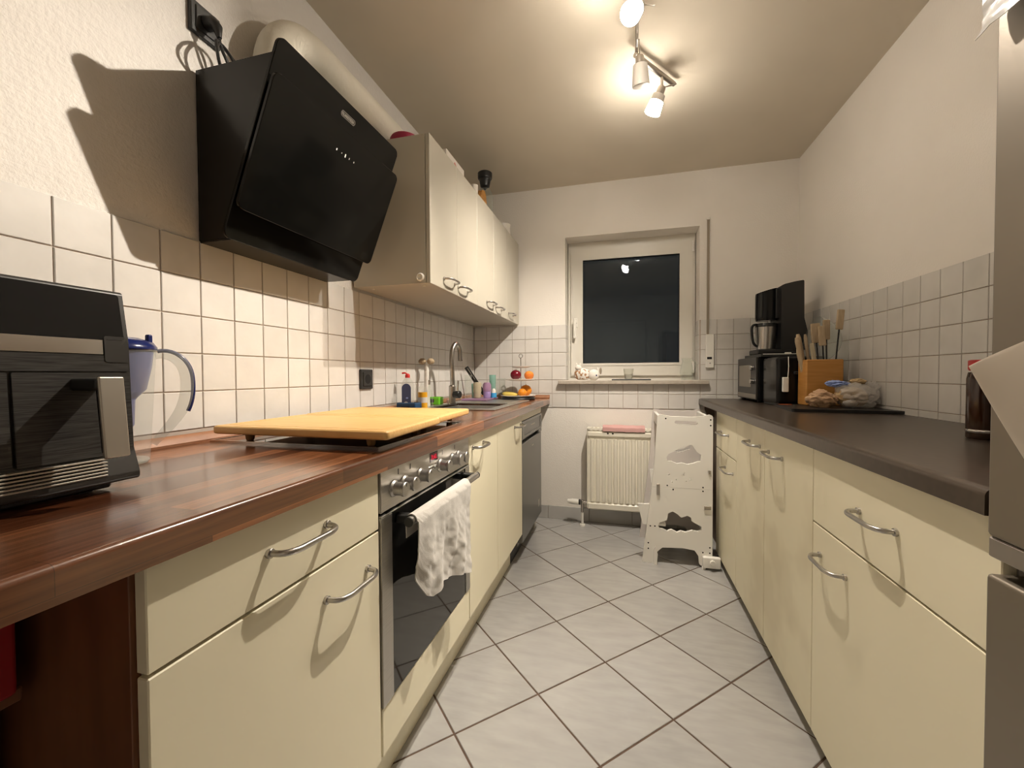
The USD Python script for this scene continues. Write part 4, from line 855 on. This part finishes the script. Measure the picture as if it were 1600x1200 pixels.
def tilted_cyl(r, z0, z1a, z1b, c):
    m = lathe([(0, 0), (r*.93, 0), (r, .1), (r, .9), (r*.97, 1), (0, 1)], (0, 0, 0), (0, 0, 1), 30); v = m.vertices; x = v[:, 0].copy()
    v[:, 2] = z0+v[:, 2]*(z1a+(z1b-z1a)*(x+r)/(2*r)-z0); v[:, 0] += c[0]; v[:, 1] += c[1]; m.vertices = v; return m
part(cf, 'filter_holder', tilted_cyl(.056, 1.372, 1.530, 1.560, (.815, 2.745)), 'black_gloss')
part(cf, 'neck', rbox(.850, .88, 2.70, 2.80, 1.38, 1.552, .006), 'black_plastic')
jr = thing('thermos_jug', 'steel thermos jug with black lid in the coffee maker', 'jug', (.812, 2.745, ZK+.028))
part(jr, 'body', lathe([(0, 0), (.046, 0), (.048, .004), (.056, .125), (.055, .130), (0, .130)], (.815, 2.745, ZK+.0285), (0, 0, 1), 32), 'steel_handle', smooth=50)
part(jr, 'lid', lathe([(0, .1302), (.056, .1302), (.056, .142), (.050, .152), (0, .154)], (.815, 2.745, ZK+.0285), (0, 0, 1), 28), 'black_plastic')
part(jr, 'handle', tube(spline([(.770, 2.735, 1.350), (.742, 2.728, 1.345), (.738, 2.728, 1.29), (.752, 2.732, 1.235), (.768, 2.738, 1.225)], 18), .007, 10), 'black_plastic')
ts = thing('toaster', 'black toaster between microwave and utensil block', 'toaster', (.83, 2.42, ZR))
part(ts, 'body', rbox(.752, .905, 2.36, 2.585, ZR+.008, 1.150, .018), 'black_gloss')
part(ts, 'base', box(.758, .90, 2.365, 2.58, ZR+.0003, ZR+.02, .003), 'black_plastic')
part(ts, 'slot', box(.79, .805, 2.39, 2.56, 1.1495, 1.1506), 'outlet_hole'); part(ts, 'slot', box(.845, .86, 2.39, 2.56, 1.1495, 1.1506), 'outlet_hole')
part(ts, 'lever', rbox(.825, .850, 2.345, 2.364, 1.06, 1.075, .004), 'black_plastic')
pw = thing('power_adapter', 'small white adapter hanging on a thin white cord at the toaster', 'adapter', (.785, 2.35, .97))
part(pw, 'housing', rbox(.772, .798, 2.338, 2.356, .973, 1.047, .004), 'white_plastic'); part(pw, 'cord', tube([(.796, 2.347, 1.045), (.800, 2.350, 1.10), (.800, 2.356, 1.149)], .0022, 8), 'white_plastic')
obj('bottle_opener', 'small flat orange plastic piece in front of the toaster', 'plastic piece', rbox(.748, .806, 2.305, 2.335, ZR+.0003, ZR+.014, .005), 'orange_plastic')
# chopping board and block
obj('serving_board', 'thin black serving board under the bread bags', 'board', trimesh.convex.convex_hull(np.vstack([V(affinity.rotate(sbox(-.225, -.15, .225, .15).buffer(.01), -6).exterior.coords)[:, [0, 1, 1]]*[1, 1, 0]+V([.955, 2.165, z]) for z in (ZR+.0003, ZR+.013)])), 'black_plastic', smooth=40)
ub = thing('utensil_block', 'orange-brown wooden utensil box on the right worktop', 'utensil box', (.91, 2.30, ZR+.013))
ZB = ZR+.0135
part(ub, 'box', tm(man(box(.838, .988, 2.245, 2.345, ZB, 1.130, .004))-man(box(.850, .976, 2.257, 2.333, ZB+.012, 1.2))), 'orange_wood')
def utensil(label, bx, tx, tz, m, r=.008, dy=0, kind='stick', name='kitchen_utensil', cat_='utensil'):
    p0, p1 = V([bx, 2.29+dy, ZB+.02]), V([tx, 2.30+dy, tz]); t = thing(name, label, cat_, p0); d = (p1-p0)/np.linalg.norm(p1-p0)
    if kind == 'stick': part(t, 'handle', tube([p0, (p0+p1)/2, p1-d*.02, p1], [r*.6, r*.85, r*1.1, r*.7], 12), m, smooth=50)
    elif kind == 'knife':
        mid = p0+(p1-p0)*.55; part(t, 'blade', slab_between(p0, mid, .020, .0025), 'steel_handle'); part(t, 'handle', slab_between(mid-d*.005, p1, .019, .013), m)
    else:
        mid = p1-d*.085; part(t, 'shaft', tube([p0, mid], .0035, 8), 'black_plastic'); part(t, 'head', slab_between(mid-d*.01, p1, .040 if kind == 'spatula' else .030, .010), m)
utensil('flat wooden stick leaning farthest left in the utensil box', .868, .824, 1.185, 'pale_wood', .008, .012)
utensil('thick pale wooden spoon handle second from the left in the utensil box', .872, .815, 1.238, 'pale_wood', .010, .0)
utensil('wooden spoon handle with round end, behind the cream knife', .882, .828, 1.256, 'pale_wood', .010, .022)
utensil('knife with cream handle leaning in the front of the utensil box', .905, .872, 1.208, 'beige_bottle', .008, -.018, 'knife', 'kitchen_knife', 'knife')
utensil('brown wooden rod leaning behind the cream knife', .893, .858, 1.254, 'pale_wood', .007, .02)
utensil('wide wooden spatula with pale flat head in the middle', .925, .897, 1.305, 'pale_wood', .01, .015, 'spatula')
utensil('wooden turner with a dark shaft, right of the wide spatula', .935, .915, 1.290, 'pale_wood', .01, -.008, 'turner')
utensil('tall brown spoon head with a black shaft', .945, .943, 1.320, 'pale_wood', .01, .012, 'turner')
utensil('wooden turner leaning farthest to the right in the utensil box', .960, .998, 1.365, 'pale_wood', .013, .0, 'turner')
obj('glass_bowl', 'large clear glass bowl leaning behind the utensil box', 'bowl', place(lathe([(0, 0), (.05, .002), (.09, .03), (.118, .08), (.125, .11)], (0, 0, 0), (0, 0, 1), 36), trimesh.transformations.concatenate_matrices(trimesh.transformations.translation_matrix([1.066, 2.49, 1.215]), trimesh.transformations.rotation_matrix(math.radians(-80), [0, 1, 0]))), 'clear_glass', smooth=50)
obj('bowl_stand', 'dark red canister standing behind the utensil box against the tiles', 'canister', lathe([(0, 0), (.040, 0), (.042, .004), (.042, .170), (.038, .176), (0, .176)], (1.03, 2.48, ZR+.0003), (0, 0, 1), 26), 'amber_glass', smooth=50)
def crumple(c, r, amp, seed, flat, sharp=1.0):
    m = blob(c, r, 4); v = (m.vertices-V(c))/V(r); n = meshkit.fbm(v*1.5+seed, 3, seed); k = np.abs(meshkit.fbm(v*1.9+seed*3, 2, seed+5)-.5)
    v = v*(1+amp*(n-.5)*2-sharp*amp*.8*(.12-k).clip(0)*6)[:, None]; v = v*V(r)+V(c); v[:, 2] = np.maximum(v[:, 2], flat); m.vertices = v; return m
ZBD = ZR+.0136
obj('paper_bag', 'crumpled brown paper bread bag on the black board', 'paper bag', crumple((.862, 2.150, ZBD+.034), (.056, .05, .044), .30, 2, ZBD), 'kraft_paper', smooth=45)
bg = thing('bread_bag', 'half-open clear plastic bag with a bread loaf on the black board', 'bread bag', (1.0, 2.15, ZBD))
part(bg, 'loaf', crumple((.975, 2.155, ZBD+.047), (.062, .055, .048), .12, 4, ZBD+.002), 'bread_brown', smooth=True)
part(bg, 'plastic_bag', crumple((.990, 2.150, ZBD+.048), (.078, .062, .058), .28, 6, ZBD), 'thin_plastic', smooth=45)
part(bg, 'bag_mouth', crumple((1.060, 2.170, ZBD+.062), (.030, .045, .056), .45, 8, ZBD), 'thin_plastic', smooth=45)
obj('blue_wrapper', 'light blue plastic wrapper crumpled on top of the bread bag', 'wrapper', crumple((.925, 2.165, ZBD+.104), (.050, .035, .016), .35, 11, ZBD+.08), 'bag_blue', smooth=45)
obj('bread_roll', 'small brown bread end on top of the bags beside the blue wrapper', 'bread', crumple((1.010, 2.175, ZBD+.114), (.032, .026, .014), .2, 12, ZBD+.09), 'bread_brown', smooth=True)
# bottle by the fridge
bt = thing('dark_bottle', 'short dark brown glass bottle with a red lid beside the fridge', 'bottle', (.872, 1.30, ZR))
part(bt, 'glass', lathe([(0, .0003), (.031, .0003), (.033, .004), (.033, .018), (.0325, .022), (.033, .026), (.033, .150), (.030, .166), (0, .170)], (.873, 1.30, ZR), (0, 0, 1), 28), 'amber_glass', smooth=50)
part(bt, 'foot_ring', lathe([(.0332, .016), (.0345, .018), (.0345, .022), (.0332, .024)], (.873, 1.30, ZR), (0, 0, 1), 28), 'chrome')
part(bt, 'lid', lathe([(0, .170), (.028, .170), (.0305, .174), (.0305, .195), (.026, .197), (0, .197)], (.873, 1.30, ZR), (0, 0, 1), 28), 'cap_red', smooth=50)

# ================================================================ fridge
fg = thing('fridge', 'dark steel fridge-freezer at the right edge', 'fridge', (.8, .4, 0))
GX, GY1 = .500, .739
part(fg, 'body', box(GX+.055, 1.07, .145, .733, .02, 1.60, .004), 'fridge_trim')
part(fg, 'door', rbox(GX, GX+.05, .14, GY1, .835, 1.60, .006), 'fridge_steel')
part(fg, 'door_bottom_trim', box(GX+.002, GX+.05, .142, GY1-.001, .806, .8345, .002), 'fridge_trim', label='lighter strip along the bottom of the upper door')
low = man(rbox(GX, GX+.05, .14, GY1, .05, .782, .006))-man(box(GX-.01, GX+.035, .12, .665, .715, .80))
part(fg, 'freezer_drawer', tm(low), 'fridge_steel')
part(fg, 'grip_recess', box(GX+.030, GX+.048, .142, .664, .716, .780), 'black_plastic', label='black grip recess of the lower drawer')
part(fg, 'grip_edge', box(GX+.001, GX+.035, .659, .664, .717, .778, .001), 'fridge_trim')
for y in (.18, .70): part(fg, 'foot', cyl((.62, y, 0), (.62, y, .022), .018), 'black_plastic')
def note():
    nu, nv = 18, 18; G = np.zeros((nu, nv, 3)); tip, b, c = V([.4225, .655, 1.0735]), V([.4985, .53, 1.145]), V([.4985, .545, .800])
    for i, s in enumerate(np.linspace(0.004, 1, nu)):
        for j, q in enumerate(np.linspace(0, 1, nv)):
            p = tip+s*((1-q)*(b-tip)+q*(c-tip)); bow = .030*s*(1-s)*4; G[i, j] = p+V([-.35*bow*(1-.5*q), .55*bow*q*(1-q)*2, 0])
    return sheet(G, .0007)
pn = thing('paper_note', 'large sheet of white paper on the fridge, its corner curling outwards', 'paper', (.47, .6, .9))
part(pn, 'sheet', note(), 'paper_white', smooth=True)
def fold_bag():
    nu, nv = 34, 26; G = np.zeros((nu, nv, 3))
    for i, s in enumerate(np.linspace(0, 1, nu)):
        for j, q in enumerate(np.linspace(0, 1, nv)):
            y = .742-.44*s; hem = 1.531+.012*math.sin(s*17)*s+.01*s; n = float(meshkit.fbm(V([s*9, q*5, 2.2]), 4, 5))-.5; n2 = abs(float(meshkit.fbm(V([s*14+q*6, q*4, 7.7]), 3, 8))-.5)
            if q < .62: k = q/.62; z = hem+(1.606-hem)*k; x = .4925-.010*(1-k)-.022*n2-.014*n*(1-.3*k)
            else: k = (q-.62)/.38; z = 1.607+.020*math.sin(k*3.1)+.022*abs(n); x = .492+.16*k
            G[i, j] = (min(x, .4965) if q < .62 else x, y+.006*n, z)
    return sheet(G, .0010)
obj('plastic_bag', 'crumpled white plastic bag draped over the top corner of the fridge', 'plastic bag', fold_bag(), 'bag_film', smooth=30)

# ================================================================ on top of the wall cabinets
obj('raspberry_dish', 'raspberry-red oval dish on top of the cabinet next to the duct', 'dish', lathe([(0, 0), (.040, 0), (.055, .006), (.062, .030), (.056, .040), (0, .042)], (-.895, 1.625, UZ1-.0015), (0, 0, 1), 30), 'raspberry', smooth=50)
bx = thing('white_carton', 'white carton with a red print leaning on top of the wall cabinets', 'carton', (-.83, 2.06, UZ1))
part(bx, 'carton', box(-.88, -.835, 1.93, 2.165, UZ1-.0015, 2.185, .004), 'porcelain')
part(bx, 'print', prism(Polygon([(2.00, 2.13), (2.03, 2.165), (2.055, 2.15), (2.09, 2.145), (2.11, 2.11), (2.06, 2.10), (2.04, 2.125)]), -.8348, -.8343, 'yz'), 'rosso_print', smooth=False, label='red printed mark')
t = thing('stoppered_bottle', 'clear bottle with a big black stopper on top of the wall cabinets', 'bottle', (-.845, 2.55, UZ1))
part(t, 'glass', lathe([(0, 0), (.048, 0), (.050, .004), (.050, .170), (.040, .205), (.028, .222)], (-.850, 2.57, UZ1-.0015), (0, 0, 1), 30), 'clear_glass', smooth=50)
part(t, 'stopper', lathe([(0, .218), (.006, .219), (.010, .226), (.029, .238), (.037, .282), (.043, .285), (.046, .292), (.046, .322), (.038, .328), (0, .328)], (-.850, 2.57, UZ1-.0015), (0, 0, 1), 28), 'black_plastic', smooth=40, label='large black stopper')
t = thing('carved_ornament', 'small golden-brown carved ornament beside the stoppered bottle', 'ornament', (-.81, 2.36, UZ1))
part(t, 'body', crumple((-.815, 2.39, UZ1+.066), (.030, .046, .072), .3, 21, UZ1-.0012), 'orange_wood', smooth=45); part(t, 'base', cyl((-.815, 2.38, UZ1-.0018), (-.815, 2.38, UZ1+.012), .034), 'black_plastic')
obj('white_cup', 'slim white cup on top of the wall cabinets left of the golden ornament', 'cup', lathe([(0, 0), (.016, 0), (.018, .003), (.021, .100), (.019, .100), (.016, .006), (0, .005)], (-.806, 2.245, UZ1-.0015), (0, 0, 1), 22), 'porcelain', smooth=50)
obj('white_tub', 'white lidded tub at the window end of the cabinet tops', 'tub', lathe([(0, 0), (.052, 0), (.056, .003), (.060, .09), (.062, .093), (.062, .102), (0, .104)], (-.83, 2.90, UZ1-.0015), (0, 0, 1), 26), 'porcelain', smooth=50)

# ================================================================ under the near end of the left worktop
sh = thing('low_shelf', 'dark low shelf under the near end of the left worktop', 'shelf', (-.92, .1, 0))
part(sh, 'board', box(-1.09, -.715, -.4, .335, .668, .686, .002), 'dark_panel')
for y in (-.37, .31): part(sh, 'leg', box(-1.08, -.76, y-.012, y+.012, 0, .6675, .001), 'dark_panel')
t = thing('red_crate', 'red plastic crate on the low shelf under the worktop', 'crate', (-.9, .1, .6865))
part(t, 'shell', tm(man(rbox(-1.06, -.698, -.25, .324, .6865, .842, .006))-man(rbox(-1.05, -.708, -.24, .314, .695, .95, .005))), 'red_plastic'); part(t, 'rim', box(-.699, -.6955, -.245, .318, .812, .838, .001), 'red_plastic')
t = thing('shopping_bag', 'blue and green patterned bag on the floor under the shelf', 'bag', (-.85, .1, 0))
bagm = crumple((-.86, .10, .30), (.150, .19, .345), .12, 31, .0005)
part(t, 'bag', bagm, 'blue_print', smooth=45)
for z0, z1 in ((.50, .575), (.40, .425)): part(t, 'green_band', tm(man(crumple((-.86, .10, .30), (.153, .193, .348), .12, 31, .0005))^man(box(-1.2, -.5, -.3, .5, z0, z1))), 'green_print', smooth=45, label='dark green band')
